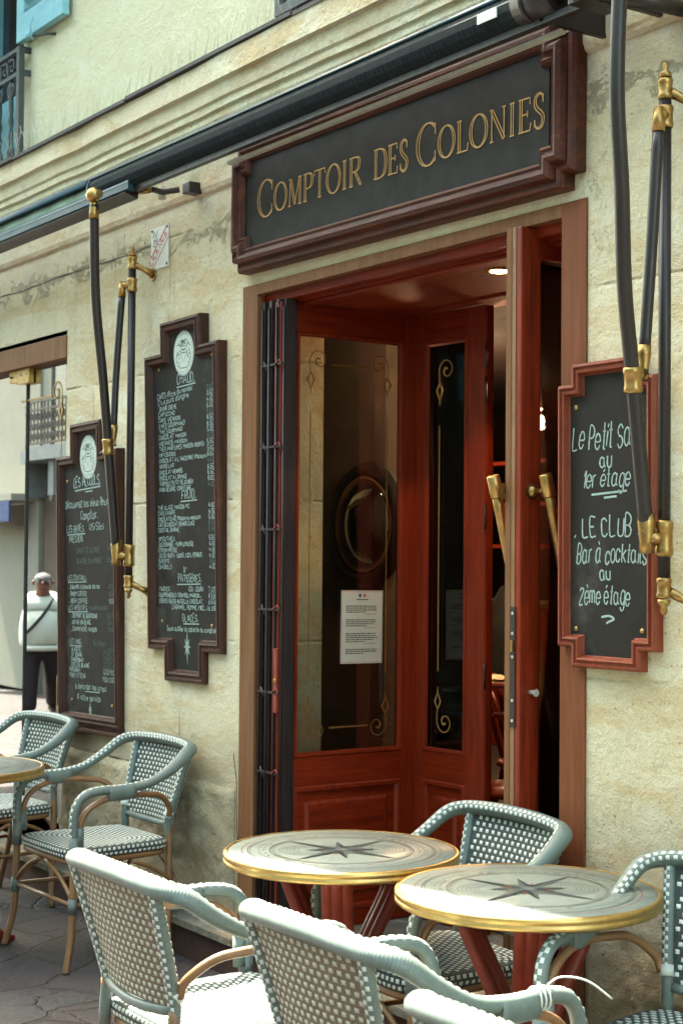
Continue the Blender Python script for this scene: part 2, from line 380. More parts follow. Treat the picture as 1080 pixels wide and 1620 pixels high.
crk = b.math('MULTIPLY', b.ramp(vo.outputs[0], [(.0, 1.), (.03, 0.)]), b.ramp(b.noise(1.7, 5, .7, v), [(.52, 0.), (.60, .55)]))
dk = b.math('MAXIMUM', br.outputs[1], crk); c0 = b.mix(b.math('MULTIPLY', dk, .85), c0, (.018, .013, .013)); b.base(c0)
b.set(Roughness=b.ramp(n1, [(.3, .6), (.7, .85)])); h = b.math('SUBTRACT', b.math('ADD', b.math('MULTIPLY', b.noise(3, 8, .7, v), 1.5), b.math('MULTIPLY', b.noise(26, 8, .75, v), .5)), b.math('MULTIPLY', dk, 1.4)); b.bump(h, .9, .02)

# wrapped cane: fine turns across the tube, uv.x is metres along it
b = NB('wrap'); uv = b.n('UVMap'); sep = b.n('SeparateXYZ'); b.l(uv.outputs[0], sep.inputs[0])
f = b.math('FRACT', b.math('MULTIPLY', b.math('ADD', sep.outputs[0], b.math('MULTIPLY', sep.outputs[1], .0062)), 1/.0062)); tri = b.math('ABSOLUTE', b.math('SUBTRACT', f, .5)); 
hgt = b.math('SQRT', b.math('MAXIMUM', b.math('SUBTRACT', .25, b.math('MULTIPLY', tri, tri)), 0))
nn = b.noise(30, 5, .7); col = b.ramp(nn, [(.3, (.105, .142, .128)), (.7, (.165, .203, .18))]); col = b.mix(b.ramp(tri, [(.40, 0.), (.5, .75)]), col, (.045, .06, .058)); b.base(col)
b.set(Roughness=.42); b.bump(hgt, .7, .0016)
# woven sheet under the white stitches
for nm, ca, cb in (('weave', (.048, .068, .064), (.08, .104, .096)), ('weaveback', (.32, .24, .155), (.21, .155, .10))):
    b = NB(nm); uv = b.n('UVMap'); sep = b.n('SeparateXYZ'); b.l(uv.outputs[0], sep.inputs[0])
    fx = b.math('SINE', b.math('MULTIPLY', sep.outputs[0], 2*math.pi/.006)); fy = b.math('SINE', b.math('MULTIPLY', sep.outputs[1], 2*math.pi/.009))
    hh = b.math('MULTIPLY', fx, fy); col = b.ramp(b.noise(25, 5, .7), [(.3, ca), (.7, cb)]); col = b.mix(b.ramp(b.math('MULTIPLY_ADD', fx, .5, .5), [(.0, .55), (.3, 0.)]), col, tuple(x*.3 for x in ca)); b.base(col)
    b.set(Roughness=.5); b.bump(hh, .8, .003)
simple('white_back', (.60, .60, .50), (.5, .50, .42), 120, .5, bump=.1, bs=200)

# marble table top, printed compass star goes on top of it
b = NB('marble'); v = b.co(); n = b.noise(7, 9, .75, v, 1.5); c = b.ramp(n, [(.35, (.17, .195, .175)), (.55, (.215, .24, .212)), (.7, (.135, .16, .145))]); b.base(c); b.set(Roughness=.42, Specular_IOR_Level=.25)
simple('print_line', (.09, .095, .09), None, 30, .4, bump=0); simple('print_dark', (.035, .05, .055), None, 30, .35, bump=0); simple('print_mid', (.12, .145, .14), None, 30, .35, bump=0)
simple('print_pale', (.20, .225, .21), None, 30, .35, bump=0); simple('print_red', (.38, .06, .04), None, 30, .4, bump=0); simple('print_tan', (.42, .33, .18), None, 30, .4, bump=0)

# ------------------------------------------------------------------ single-line handwriting
G = {'A': '022842 1434', 'B': '02082837362505 2534332202', 'C': '3728180703122233', 'D': '02082836342202', 'E': '38080232 0525', 'F': '380802 0525', 'G': '37281807031222333525',
'H': '0208 3238 0535', 'I': '0208', 'J': '3833221203', 'K': '0208 3805 0532', 'L': '080232', 'M': '0208254842', 'N': '02083238', 'O': '180703122233372818', 'P': '02082837362505',
'Q': '180703122233372818 2432', 'R': '02082837362505 1532', 'S': '372818070615253433221203', 'T': '0848 2822', 'U': '080312223338', 'V': '082248', 'W': '0812263248', 'X': '0238 0832', 'Y': '0825 482522', 'Z': '08380232',
'a': '3526160503122233 363342', 'b': '0802 0516263533221203', 'c': '3526160503122233', 'd': '3526160503122233 3832', 'e': '04343526160503122233', 'f': '3728171202 0626'.replace('1202', '12'), 'g': '3526160503122233 3631201001',
'h': '0802 0516263532', 'i': '0602 0708', 'j': '161100 1718', 'k': '0802 3604 1432', 'l': '080312', 'm': '0602 05162522 25364542', 'n': '0602 0516263532', 'o': '160503122233352616', 'p': '0600 0516263533221203',
'q': '3526160503122233 3630', 'r': '0602 051626', 's': '352616051433221203', 't': '18131222 0626', 'u': '0603122233 3632', 'v': '061236', 'w': '0612253246', 'x': '0236 0632', 'y': '0614 361000', 'z': '06360232',
'0': '180703122233372818', '1': '061812', '2': '071828370232', '3': '07182837362515 253433221203', '4': '280444 3632', '5': '380805253433221203', '6': '372818070312223334251504', '7': '083812',
'8': '1807061525343322120304152536372818', '9': '361505060718283733221203', '.': '0213', ',': '0301', '-': '0525', '/': '0238', '(': '18060412', ')': '08161402', "'": '0807', '+': '0535 1713', '&': '320717260311223 5'.replace(' ', ''), '*': '0537 3507 2228'}
ACC = {'é': ('e', '1728'), 'è': ('e', '1827'), 'à': ('a', '1827'), 'É': ('E', '1829'), 'ê': ('e', '072837'), 'ç': ('c', '2120'), '1e': ('e', '')}
def glyph(ch):
    if ch in ACC: b_, a_ = ACC[ch]; g = G[b_]+' '+a_
    else: g = G.get(ch)
    if g is None: return None, 2.5
    st = []
    for p in g.split():
        st.append([(int(p[i]), int(p[i+1])-2) for i in range(0, len(p)-1, 2)])
    wd = max(x for s_ in st for x, y in s_); return st, wd
def write(mb, text, x, z, h, wd=None, m='chalk', M=None, y=0, align='l', fit=None, slant=0., rnd=None, sp=1.3, smooth=True, base=0.):
    """h = capital height; fit = total width to squeeze into"""
    rnd = rnd or random.Random(hash(len(text))+int(abs(x*1000))+int(abs(z*1000))); s = h/6; adv = []; tot = 0
    for ch in text:
        if ch == ' ': adv.append(tot); tot += 2.6; continue
        st, w_ = glyph(ch); adv.append(tot); tot += (w_ if st else 2)+sp
    sx = s if not fit else fit/max(tot-sp, 1)
    x0 = x if align == 'l' else (x-(tot-sp)*sx/2 if align == 'c' else x-(tot-sp)*sx)
    wd = (wd or h*.13)*.88
    for ch, a in zip(text, adv):
        st, w_ = glyph(ch) if ch != ' ' else (None, 0)
        if not st: continue
        jx, jz = rnd.uniform(-.25, .25), rnd.uniform(-.42, .42); js = rnd.uniform(.86, 1.14); sl = slant+rnd.uniform(-.10, .10)
        for s_ in st:
            P = [Vector(((px+jx+sl*pz*js), pz*js+jz)) for px, pz in s_]
            if smooth and len(P) > 2: P = cr(P, 3)
            Q = [(x0+(a+p.x)*sx, z+p.y*s+base*(a+p.x)*sx) for p in P]
            if len(Q) == 2 and (Vector(Q[0])-Vector(Q[1])).length < h*.1: Q[1] = (Q[1][0]+h*.08, Q[1][1])
            mb.ribbon(Q, [wd*rnd.uniform(.70, 1.2) for _ in Q], m, M, y=y)
    return tot*sx
# ------------------------------------------------------------------ setting: ground
def gz(x, y):
    z = 0
    if x < -8.2: z -= (-8.2-x)*.046
    if y < -4: z -= min(.12, (-4-y)*.06)
    return z
mb = MB(); nx, ny = 90, 40; xs = sorted([-60+i*1.0 for i in range(nx)]+[-5.3+i*.1 for i in range(15) if i % 10 != 3]); ys = [-12+j*.15 for j in range(82)]; mi = mb.mat('paving')
for x in xs:
    for y in ys: mb.add([(x, y, gz(x, y))])
for i in range(len(xs)-1):
    for j in range(len(ys)-1):
        k = i*len(ys)+j; mb.face([k, k+len(ys), k+len(ys)+1, k+1], mi)
struct(mb.build('pavement'))
mb = MB(); mb.box((-400, -400, -2.9), (400, 400, -2.8), 'paving'); struct(mb.build('ground'))

# ------------------------------------------------------------------ the cafe building
B = empty('cafe_building', (0, 0, 0)); tag(B, 'cream limestone cafe building with moulded cornice and red wood doorway', 'building')
mb = MB(); T = .37
def wbox(x0, x1, z0, z1, m='limestone'): mb.box((x0, 0, z0), (x1, T, z1), m)
wbox(-14, -9.4, -.5, 3.35); wbox(-9.4, -6.9, -.5, .25); wbox(-6.9, -5.262, 0, 3.35); wbox(-9.4, -6.9, 2.602, 3.35); wbox(-5.262, -3.342, 2.602, 3.35); wbox(-3.342, 4, 0, 3.35)
mb.build('wall', parent=B)
mb = MB()  # upper storey with a window opening to the left and one above the sign
def ub(x0, x1, z0, z1): mb.box((x0, 0, z0), (x1, T, z1), 'upperplaster')
ub(-14, -9.0, 3.35, 5.3); ub(-9.0, -7.45, 4.95, 5.3); ub(-7.45, -4.85, 3.35, 5.3); ub(-4.85, -3.75, 4.95, 5.3); ub(-3.75, 4, 3.35, 5.3)
mb.build('upper_wall', parent=B)
# inside reveal strip of the window, stained
mb = MB(); mb.box((-7.475, .002, 3.501), (-7.452, T, 4.95), 'cornicestone'); mb.box((-9.0, -.02, 3.36), (-7.45, T, 3.50), 'cornicestone'); mb.build('window_reveal', parent=B); mb = MB(); mb.box((-4.85, -.02, 3.36), (-3.75, T, 3.50), 'cornicestone'); mb.build('window_reveal', parent=B)
# cornice: swept profile (y, z) with slight unevenness
prof = [(0, 3.02), (-.012, 3.03), (-.02, 3.05), (-.02, 3.15), (-.035, 3.17), (-.045, 3.20), (-.085, 3.235), (-.098, 3.262), (-.098, 3.285), (-.112, 3.292), (-.112, 3.318), (-.122, 3.326), (-.128, 3.378), (-.148, 3.386), (-.150, 3.475), (-.001, 3.50)]
mb = MB(); mi = mb.mat('cornicestone'); rnd = random.Random(4); xs = [-14+i*.22 for i in range(83)]; ks = []
for x in xs:
    wv = .004*math.sin(x*1.7)+.003*math.sin(x*4.1)
    gap = .012 if (abs((x+14.05) % 1.5) < .05) else 0
    ks.append(mb.add([(x, min(y+wv*(1 if y < -.03 else 0)+rnd.uniform(-.002, .002)+gap*(y < -.08), 0), z+rnd.uniform(-.002, .002)) for y, z in prof]))
for a, b_ in zip(ks, ks[1:]):
    for j in range(len(prof)-1): mb.face([a+j, b_+j, b_+j+1, a+j+1], mi, False)
mb.build('cornice', parent=B)
mb = MB(); mi = mb.mat('lead'); rnd = random.Random(8); x = -14
while x < 4:
    L = rnd.uniform(1.1, 1.6); dz = rnd.uniform(-.003, .004); mb.box((x, -.163+rnd.uniform(-.004, .003), 3.477+dz), (x+L-.004, .002 if False else -.002, 3.492+dz), 'lead'); x += L
mb.build('cornice_flashing', parent=B)
# bird spikes
mb = MB(); rnd = random.Random(2); x = -7.38
while x < -4.7:
    for s_ in (-1, 1):
        a = Vector((x, -.145+rnd.uniform(-.01, .01), 3.49)); b_ = a+Vector((s_*rnd.uniform(.045, .075), rnd.uniform(-.035, .02), rnd.uniform(.10, .135))); mb.tube([a, b_], .0007, 'steelwire', 4)
    x += rnd.uniform(.035, .06)
mb.build('bird_spikes', parent=B)
# masonry joints cut as shallow recesses read from the material; a ragged open joint left of the arm
mb = MB(); rnd = random.Random(12)
P = [(-7.9+i*.12, 2.888+rnd.uniform(-.005, .006)) for i in range(17)]; mb.ribbon(P, [rnd.uniform(.004, .010) for _ in P], 'lead', y=-.0015)
P = [(-6.046+rnd.uniform(-.002, .002), 2.1-.09*i) for i in range(12)]; mb.ribbon(P, [rnd.uniform(.001, .004) for _ in P], 'stepstone', y=-.0015)
mb.build('open_joint', parent=B)
# rough plinth stones
def noise3(x, y, z, s=1):
    from mathutils import noise
    return noise.fractal(Vector((x*s, y*s, z*s)), .7, 2.1, 6)
mb = MB(); mi = mb.mat('limestone')
for (x0, x1) in ((-6.88, -5.30), (-3.325, 1.5)):
    nx = int((x1-x0)/.014); nz = 38
    k = mb.add([])
    for i in range(nx+1):
        for j in range(nz+1):
            x = x0+(x1-x0)*i/nx; z = .145+(.665-.145)*j/nz
            e = min(1, (nz-j)/2.0)*min(1, i/1.5)*min(1, (nx-i)/1.5)
            d = .020+.013*noise3(x, 0, z, 4)+.006*noise3(x, 3, z, 16)+.003*noise3(x, 5, z, 45)
            z2 = z+.012*noise3(x, 7, z, 3)*(1 if 0 < j else 0)
            mb.add([(x, -max(.002, d*e), z2)])
    for i in range(nx):
        for j in range(nz): q = k+i*(nz+1)+j; mb.face([q, q+nz+1, q+nz+2, q+1], mi, True)
mb.build('plinth', parent=B)
# stone step with painted riser
mb = MB(); x = -11.5; rnd = random.Random(3)
while x < 2:
    L = rnd.uniform(.9, 1.4); mb.box((x, -.15+rnd.uniform(-.003, .003), .122), (x+L-.004, -.001, .15+rnd.uniform(-.002, .002)), 'stepstone', bev=.004); x += L
mb.box((-11.5, -.128, -.4), (2, -.001, .1215), 'riserpaint'); mb.box((-5.262, 0, -.2), (-3.342, .75, .148), 'stepstone')
mb.build('stone_step', parent=B)
# unseen slab overhead; its slanted, lowered eave is shaped to cast the shade line
mb = MB(); pl = [(-14, -2.26), (-4.53, -.0), (8, -.0), (8, 9), (-14, 9)]
k = mb.add([(x, y, z) for z in (5.3, 5.5) for x, y in pl]); mi = mb.mat('rooftile')
mb.face([k+i for i in (4, 3, 2, 1, 0)], mi); mb.face([k+5+i for i in range(5)], mi)
for i in range(5): mb.face([k+i, k+(i+1) % 5, k+5+(i+1) % 5, k+5+i], mi)
mb.build('roof', parent=B)
# ------------------------------------------------------------------ interior shell
mb = MB()
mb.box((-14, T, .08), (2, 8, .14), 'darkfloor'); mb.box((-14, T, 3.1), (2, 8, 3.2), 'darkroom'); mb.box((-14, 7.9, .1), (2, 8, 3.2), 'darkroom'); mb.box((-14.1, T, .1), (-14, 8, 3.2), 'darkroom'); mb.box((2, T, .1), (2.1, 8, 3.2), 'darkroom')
mb.box((-14, T+.001, 3.2), (2, 8, 3.3), 'darkroom'); mb.box((-6.88, T+.002, .14), (-5.30, T+.02, 3.1), 'darkroom'); mb.box((-14, T+.002, .14), (-9.42, T+.02, 3.1), 'darkroom'); mb.build('room_shell', parent=B)  # the two tall dark linings are added to darken the mirror's reflection
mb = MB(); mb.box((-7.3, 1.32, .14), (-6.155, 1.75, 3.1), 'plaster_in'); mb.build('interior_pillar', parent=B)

# ------------------------------------------------------------------ upper left french window, shutter, railing
wd = MB()
wd.box((-9, .16, 3.5), (-8.93, .22, 4.95), 'shutterblue'); wd.box((-7.56, .10, 3.5), (-7.476, .16, 4.95), 'shutterblue'); wd.box((-9, .16, 3.5), (-7.56, .21, 4.02), 'shutterblue'); wd.box((-8.30, .155, 3.5), (-8.22, .215, 4.95), 'shutterblue')
uw = wd.build('upper_window', parent=B)
p_ = MB(); p_.box((-8.93, .19, 4.02), (-7.56, .2, 4.95), 'windowdark'); p_.build('pane', parent=uw)
p_ = MB(); p_.box((-9, .34, 3.4), (-7.4, .36, 4.95), 'blackpaint'); p_.build('dark_room_sheet', parent=uw)  # black sheet stands in for the darkness of the unlit room
sh = MB(); SX0, SX1, SZ0, SZ1 = -7.44, -6.885, 4.125, 5.55
M_ = Matrix.Translation((0, 0, 0))
for a, b_ in (((SX0, -.055, SZ0), (SX0+.085, -.018, SZ1)), ((SX1-.085, -.055, SZ0), (SX1, -.018, SZ1)), ((SX0+.085, -.055, SZ0), (SX1-.085, -.018, SZ0+.13)), ((SX0+.085, -.055, SZ1-.1), (SX1-.085, -.018, SZ1))): sh.box(a, b_, 'shutterblue', bev=.003)
z = SZ0+.14
while z < SZ1-.12:
    sh.box((SX0+.086, -.02, 0), (SX1-.086, .02, .008), 'shutterblue', Matrix.Translation((0, -.036, z))@Matrix.Rotation(R(-38), 4, 'X')); z += .048
so_ = sh.build('shutter', parent=B)
h_ = MB(); h_.tube([(-7.20, -.07, 4.19), (-7.20, -.085, 4.15), (-7.205, -.075, 4.10), (-7.21, -.06, 4.085)], .006, 'shutterblue', 6); h_.tube([(-7.21, -.07, 4.10), (-7.12, -.03, 4.095), (-7.08, 0, 4.09)], .007, 'irongrey', 6); h_.lathe([(0, 0), (.016, .003), (.016, .012), (0, .02)], 'shutterblue', 10, Matrix.Translation((-7.205, -.085, 4.10))@Matrix.Rotation(R(90), 4, 'X')); h_.build('shutter_catch', parent=so_)
def key(mb, x, z, s, M=None):  # greek key
    P = [(0, 0), (0, 1), (1, 1), (1, .25), (.45, .25), (.45, .6), (.62, .6)]; mb_pts = [(x+a*s, z+b_*s) for a, b_ in P]
    for a, b_ in zip(mb_pts, mb_pts[1:]):
        x0, x1 = sorted((a[0], b_[0])); z0, z1 = sorted((a[1], b_[1])); mb.box((x0-.0045, -.054, z0-.0045), (x1+.0045, -.044, z1+.0045), 'irongrey')
def railing(x0, x1, z0, z1, name):
    r = MB(); t = .016; y0, y1 = -.065, -.035
    for xa in (x0, x1-.035): r.box((xa, y0, z0), (xa+.035, y1, z1), 'irongrey', bev=.002)
    for za in (z0, z1-.022, z1-.145): r.box((x0+.035, y0+.002, za), (x1-.035, y1-.002, za+.02), 'irongrey')
    for za in (z1-.03, z1-.145):
        for xa in (x0, x1-.02): r.box((xa, y1, za), (xa+.02, 0, za+.028), 'irongrey')
    x = x0+.05
    while x < x1-.12: key(r, x, z1-.118, .078); x += .092
    x = x1-.13
    while x > x0+.06:   # turned bars with acanthus ends
        r.tube([(x, -.05, z0+.02+(z1-.165-z0)*u) for u in [i/12 for i in range(13)]], [.006+.009*abs(math.sin(i*1.3)) for i in range(13)], 'irongrey', 8)
        for s_ in (-1, 1):
            for zc, sg in ((z1-.19, 1), (z0+.06, -1)):
                Q = [(x+s_*.004, -.05, zc-sg*.05), (x+s_*.03, -.05, zc-sg*.02), (x+s_*.035, -.05, zc+sg*.012), (x+s_*.018, -.05, zc+sg*.022), (x+s_*.012, -.05, zc)]
                r.tube(cr(Q, 4), .007, 'irongrey', 6)
        x -= .15
    return r.build(name, parent=B)
railing(-8.98, -7.375, 3.515, 4.10, 'window_railing')
r = MB(); r.box((-4.86, .05, 3.5), (-4.79, .1, 4.95), 'irongrey'); r.box((-4.79, .05, 3.5), (-3.75, .1, 3.56), 'irongrey'); r.box((-4.35, .05, 3.5), (-4.29, .1, 4.95), 'irongrey')
uw2 = r.build('upper_window', parent=B); p_ = MB(); p_.box((-4.79, .075, 3.56), (-3.75, .08, 4.95), 'facadewhite'); p_.build('curtain', parent=uw2)
r = MB(); zz = 3.535
for a, b_ in (((-4.885, -.11, zz), (-3.8, -.08, zz+.035)), ((-4.885, -.11, zz+.035), (-4.85, -.08, 4.3)), ((-4.885, -.0805, zz+.04), (-4.86, 0, zz+.065)), ((-4.85, -.105, zz+.12), (-3.8, -.085, zz+.14)), ((-4.85, -.11, 4.27), (-3.8, -.08, 4.3))): r.box(a, b_, 'irongrey')
x = -4.74
while x < -3.8: r.box((x, -.102, zz+.035), (x+.018, -.088, 4.27), 'irongrey'); x += .12
r.build('window_railing', parent=B)

# ------------------------------------------------------------------ display window on the left
W = MB(); X0, X1 = -9.38, -6.902
W.box((X0, -.006, 2.495), (X1, .09, 2.604), 'oakframe', bev=.004); W.box((X0, .0, 2.604), (X1, .02, 2.625), 'limestone')
W.box((X0, .0, .16), (X1, .12, .25), 'blackpaint')
W.box((-6.925, .035, .25), (X1, .085, 2.495), 'oakframe'); W.box((X0, -.002, .25), (X0+.08, .09, 2.495), 'oakframe')
dw = W.build('display_window', parent=B)
g = MB(); g.box((-7.485, .055, .25), (-6.925, .062, 2.495), 'windowglass'); g.build('pane', parent=dw)
g = MB(); g.box((-1.0, 0, .25), (0, .007, 2.495), 'windowglass'); o = g.build('pane', parent=dw); o.matrix_world = Matrix.Translation((-7.492, .055, 0))@Matrix.Rotation(R(-.45), 4, 'Z')
g = MB(); g.box((-9.3, .055, .25), (-8.50, .062, 2.495), 'windowglass'); g.build('pane', parent=dw)
h_ = MB(); h_.box((-7.665, .025, 2.435), (-7.55, .052, 2.51), 'brass', bev=.004); h_.box((-7.545, .02, 2.42), (-7.405, .05, 2.503), 'brass', bev=.004)
for x_ in (-7.635, -7.50, -7.43): h_.lathe([(0, -.003), (.006, -.003), (.006, .002), (0, .003)], 'lead', 10, Matrix.Translation((x_, .021, 2.465))@Matrix.Rotation(R(90), 4, 'X'))
h_.build('glass_hinge', parent=dw)
h_ = MB(); h_.box((-7.490, .045, .25), (-7.4865, .068, 2.42), 'lead'); h_.build('glass_seal', parent=dw)
def scroll(mb, x, z, s, flip=1, vflip=1, m='gold', y=0, M=None, w_=.006, bar=0):
    """art-nouveau corner: open curl, a pierced lozenge below it and a long line"""
    f = lambda a, b_: (x+flip*a*s, z+vflip*b_*s)
    P = cr([f(.0, .0), f(-.02, .10), (f(.0, .30)), f(.14, .42), f(.30, .38), f(.36, .24), f(.28, .12), f(.17, .12), f(.12, .20), f(.16, .27), f(.23, .25)], 6)
    n = len(P); mb.ribbon([tuple(p) for p in P], [w_*(1+.9*(i/n > .72)) for i in range(n)], m, M, y=y)
    # lozenge outline
    D = [f(0, -.02), f(.085, -.16), f(0, -.34), f(-.085, -.16)]; mb.ribbon(D, w_*2.4, m, M, y=y, closed=True)
    mb.ribbon([f(0, -.34), f(0, -.46)], [w_*1.6, w_*.4], m, M, y=y)
    if bar: mb.ribbon([f(.42, .16), f(.42+bar, .16)], [w_*1.2, w_*1.2], m, M, y=y)
o_ = MB(); scroll(o_, -7.085, 2.30, .24, -1, 1, 'gold', .051, None, .007, bar=1.6); o_.ribbon([(-7.085, 2.16), (-7.085, 1.1)], .007, 'gold', y=.051)
o_.ribbon([(-7.085, .70), (-7.085, .25)], .006, 'gold', y=.051); o_.ribbon([(-7.12, .77), (-7.06, .77)], .006, 'gold', y=.051); o_.ribbon([(-7.085, .98), (-7.085, .80)], .006, 'gold', y=.051); o_.build('gilt_ornament', parent=dw)

# ------------------------------------------------------------------ doorway
D = MB()
D.box((-5.265, -.007, .15), (-5.157, .02, 2.604), 'oakframe', bev=.002); D.box((-3.444, -.007, .15), (-3.339, .06, 2.603), 'jambred', bev=.002); D.box((-5.157, -.0068, 2.562), (-3.444, .03, 2.6035), 'oakframe', bev=.002)
D.box((-5.262, .0201, .15), (-5.150, .085, 2.56), 'redwood'); D.box((-3.444, .06, .15), (-3.40, .72, 2.56), 'redwood')
door_frame = D.build('door_frame', parent=B)
D = MB(); D.box((-5.16, .0301, 2.53), (-3.43, .08, 2.60), 'redwoodH', bev=.003); D.box((-5.16, .08, 2.523), (-3.43, .75, 2.60), 'redwoodH'); D.box((-5.05, .10, 2.512), (-3.45, .14, 2.523), 'redwoodH', bev=.003); D.box((-5.05, .56, 2.512), (-3.45, .62, 2.523), 'redwoodH', bev=.003)
D.build('porch_ceiling', parent=B)
d_ = MB(); d_.lathe([(.034, 0), (.05, -.004), (.05, .004), (.034, .01)], 'brass', 20, Matrix.Translation((-4.044, .262, 2.521))); d_.lathe([(0, -.003), (.033, -.003)], 'lampglow', 20, Matrix.Translation((-4.044, .262, 2.521))); d_.build('downlight', parent=B)
# folded security grille
D = MB(); rnd = random.Random(6)
for i, (x, y, wx, wy_) in enumerate([(-5.142, .006, .020, .06), (-5.117, .018, .024, .05), (-5.088, .004, .018, .05), (-5.066, .022, .022, .06), (-5.040, .008, .016, .05), (-5.020, .024, .022, .05), (-4.996, .016, .008, .045)]):
    D.box((x, y, .17), (x+wx, y+wy_, 2.53-.01*(i % 2)), 'gatemetal', bev=.0015)
    D.tube([(x+wx/2, y-.004, .18), (x+wx/2, y-.004, 2.5)], .0045, 'gatemetal', 6)
for z in (2.28, 1.97, 1.66, 1.36, 1.05, .75, .45):
    D.box((-5.142, -.002, z), (-4.99, .005, z+.009), 'gatemetal'); D.tube([(-5.030, -.004, z+.004), (-5.01, .002, z+.02), (-4.995, .01, z-.01)], .004, 'castred', 6); D.tube([(-5.115, .0, z+.02), (-5.09, .0, z-.02)], .004, 'gatemetal', 6)
grille = D.build('folding_grille', parent=B)
D = MB(); D.box((-5.030, .0, .98), (-5.006, .03, 1.22), 'castred', bev=.002); D.lathe([(0, -.01), (.008, -.01), (.008, .004)], 'brass', 8, Matrix.Translation((-5.018, .0, 1.1))@Matrix.Rotation(R(90), 4, 'X')); D.build('lock_case', parent=grille)

def leafpanel(name, ln, z0, z1, M, st=.075, sr=None, pz0=.81, pz1=2.415, th=.045, mat_='redwood', label=None, pane_in=None, low=True, mold=True):
    """a glazed joinery leaf built in local x (0..ln), y thickness, z"""
    d = MB(); s2 = sr or st
    d.box((0, 0, z0), (st, th, z1), mat_, bev=.003); d.box((ln-s2, 0, z0), (ln, th, z1), mat_, bev=.003)
    d.box((st, .001, pz1), (ln-s2, th-.001, z1), 'redwoodH', bev=.002); d.box((st, .001, pz0-.11), (ln-s2, th-.001, pz0), 'redwoodH', bev=.002); d.box((st, .001, z0), (ln-s2, th-.001, z0+.06), 'redwoodH', bev=.002)
    if low:
        d.box((st, .014, z0+.06), (ln-s2, th-.014, pz0-.11), 'redwoodH')
        q = [(st, z0+.06), (ln-s2, z0+.06), (ln-s2, pz0-.11), (st, pz0-.11)]; d.frame(q, [(0, -.002), (.006, .003), (.018, .002), (.026, -.012)], mat_)
        q = [(st+.06, z0+.12), (ln-s2-.06, z0+.12), (ln-s2-.06, pz0-.17), (st+.06, pz0-.17)]; d.frame(q, [(0, -.0139), (.012, -.006), (.02, -.006)], mat_); k = d.mat('redwoodH'); 
        i0 = .02; d.box((st+.06+i0, .0061, z0+.12+i0), (ln-s2-.06-i0, .0139, pz0-.17-i0), 'redwoodH')
    q = [(st, pz0), (ln-s2, pz0), (ln-s2, pz1), (st, pz1)]; d.frame(q, [(0, -.001), (.003, .004), (.012, .003), (.016, -.014)], mat_)
    o = d.build(name, parent=B); o.matrix_world = M
    g = MB(); g.box((st+.002, th/2-.003, pz0), (ln-s2-.002, th/2+.003, pz1), 'doorglass'); g.build('pane', parent=o)
    return o
# left side leaf, square to the street: local x runs inward (+y)
M1 = Matrix(((0, -1, 0, -5.014), (1, 0, 0, .012), (0, 0, 1, 0), (0, 0, 0, 1)))
L1 = leafpanel('side_glazing', .645, .15, 2.522, M1, st=.072, pz0=.808, pz1=2.415)
g = MB(); yy = -.0+.017
for (x, f1) in ((.145, 1), (.505, -1)):
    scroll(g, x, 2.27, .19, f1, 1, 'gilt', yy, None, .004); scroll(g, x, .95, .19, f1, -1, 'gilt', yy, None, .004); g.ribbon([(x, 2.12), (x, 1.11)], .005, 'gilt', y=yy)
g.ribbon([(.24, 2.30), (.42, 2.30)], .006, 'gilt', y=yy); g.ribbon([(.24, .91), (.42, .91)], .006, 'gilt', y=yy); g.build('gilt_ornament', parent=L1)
# back leaf facing the street
M2 = Matrix.Translation((-5.012, .648, 0))@Matrix.Rotation(R(4), 4, 'Z')
L2 = leafpanel('front_glazing', .392, .15, 2.522, M2, st=.045, sr=.100, pz0=.808, pz1=2.41)
g = MB(); scroll(g, .115, 2.25, .20, 1, 1, 'gold', .017, None, .004); scroll(g, .115, .97, .20, 1, -1, 'gold', .017, None, .004); g.ribbon([(.115, 2.08), (.115, 1.12)], .005, 'gold', y=.017); g.build('gilt_ornament', parent=L2)
D = MB(); D.box((-4.6205, .68, .15), (-4.615, .70, 2.5), 'redwood')
for z in (2.33, 2.2, 1.72, 1.12, .6): D.tube([(-4.612, .672, z-.05), (-4.612, .672, z+.05)], .0045, 'blackmetal', 6)
D.build('hinge_strip', parent=L2, W=True)
# open door leaf, swung out square to the street
lx0, lx1 = -3.658, -3.595
D = MB(); y0, y1 = -.030, .64; zb, zt = .165, 2.5605
for ya, yb in ((y0, y0+.075), (y1-.09, y1)): D.box((lx0+.003, ya, zb), (lx1, yb, zt), 'redwood', bev=.004)
for za, zc in ((zt-.09, zt), (zb, zb+.17)): D.box((lx0+.006, y0+.075, za), (lx1-.003, y1-.09, zc), 'redwoodH', bev=.002)
for xx_ in (lx1-.012,):
    D.tube([(xx_, y0+.078, zb+.17), (xx_, y0+.078, zt-.09)], .008, 'redwood', 8)
leaf = D.build('entrance_door', parent=B); leaf['label'] = 'open glazed red wood door leaf with brass bar handles'
g = MB(); g.box((-3.630, y0+.075, zb+.17), (-3.624, y1-.09, zt-.09), 'doorglass'); g.build('pane', parent=leaf)
g = MB(); g.box((lx0-.001, y0-.004, zb), (lx0+.022, y0, zt), 'oakframe'); g.box((lx0+.022, y0-.002, zb), (lx0+.040, y0, zt), 'rattan'); g.box((lx0+.024, y0-.0045, 1.06), (lx0+.046, y0-.002, 1.42), 'blackmetal', bev=.001)
for z in (1.40, 1.34, 1.08, 1.14, 1.27): g.lathe([(0, -.002), (.005, -.002), (.005, .001)], 'steelwire', 8, Matrix.Translation((lx0+.035, y0-.0045, z))@Matrix.Rotation(R(90), 4, 'X'))
g.box((lx0+.030, y0-.010, 1.285), (lx0+.041, y0-.004, 1.32), 'brass', bev=.001); g.build('lock_plate', parent=leaf)
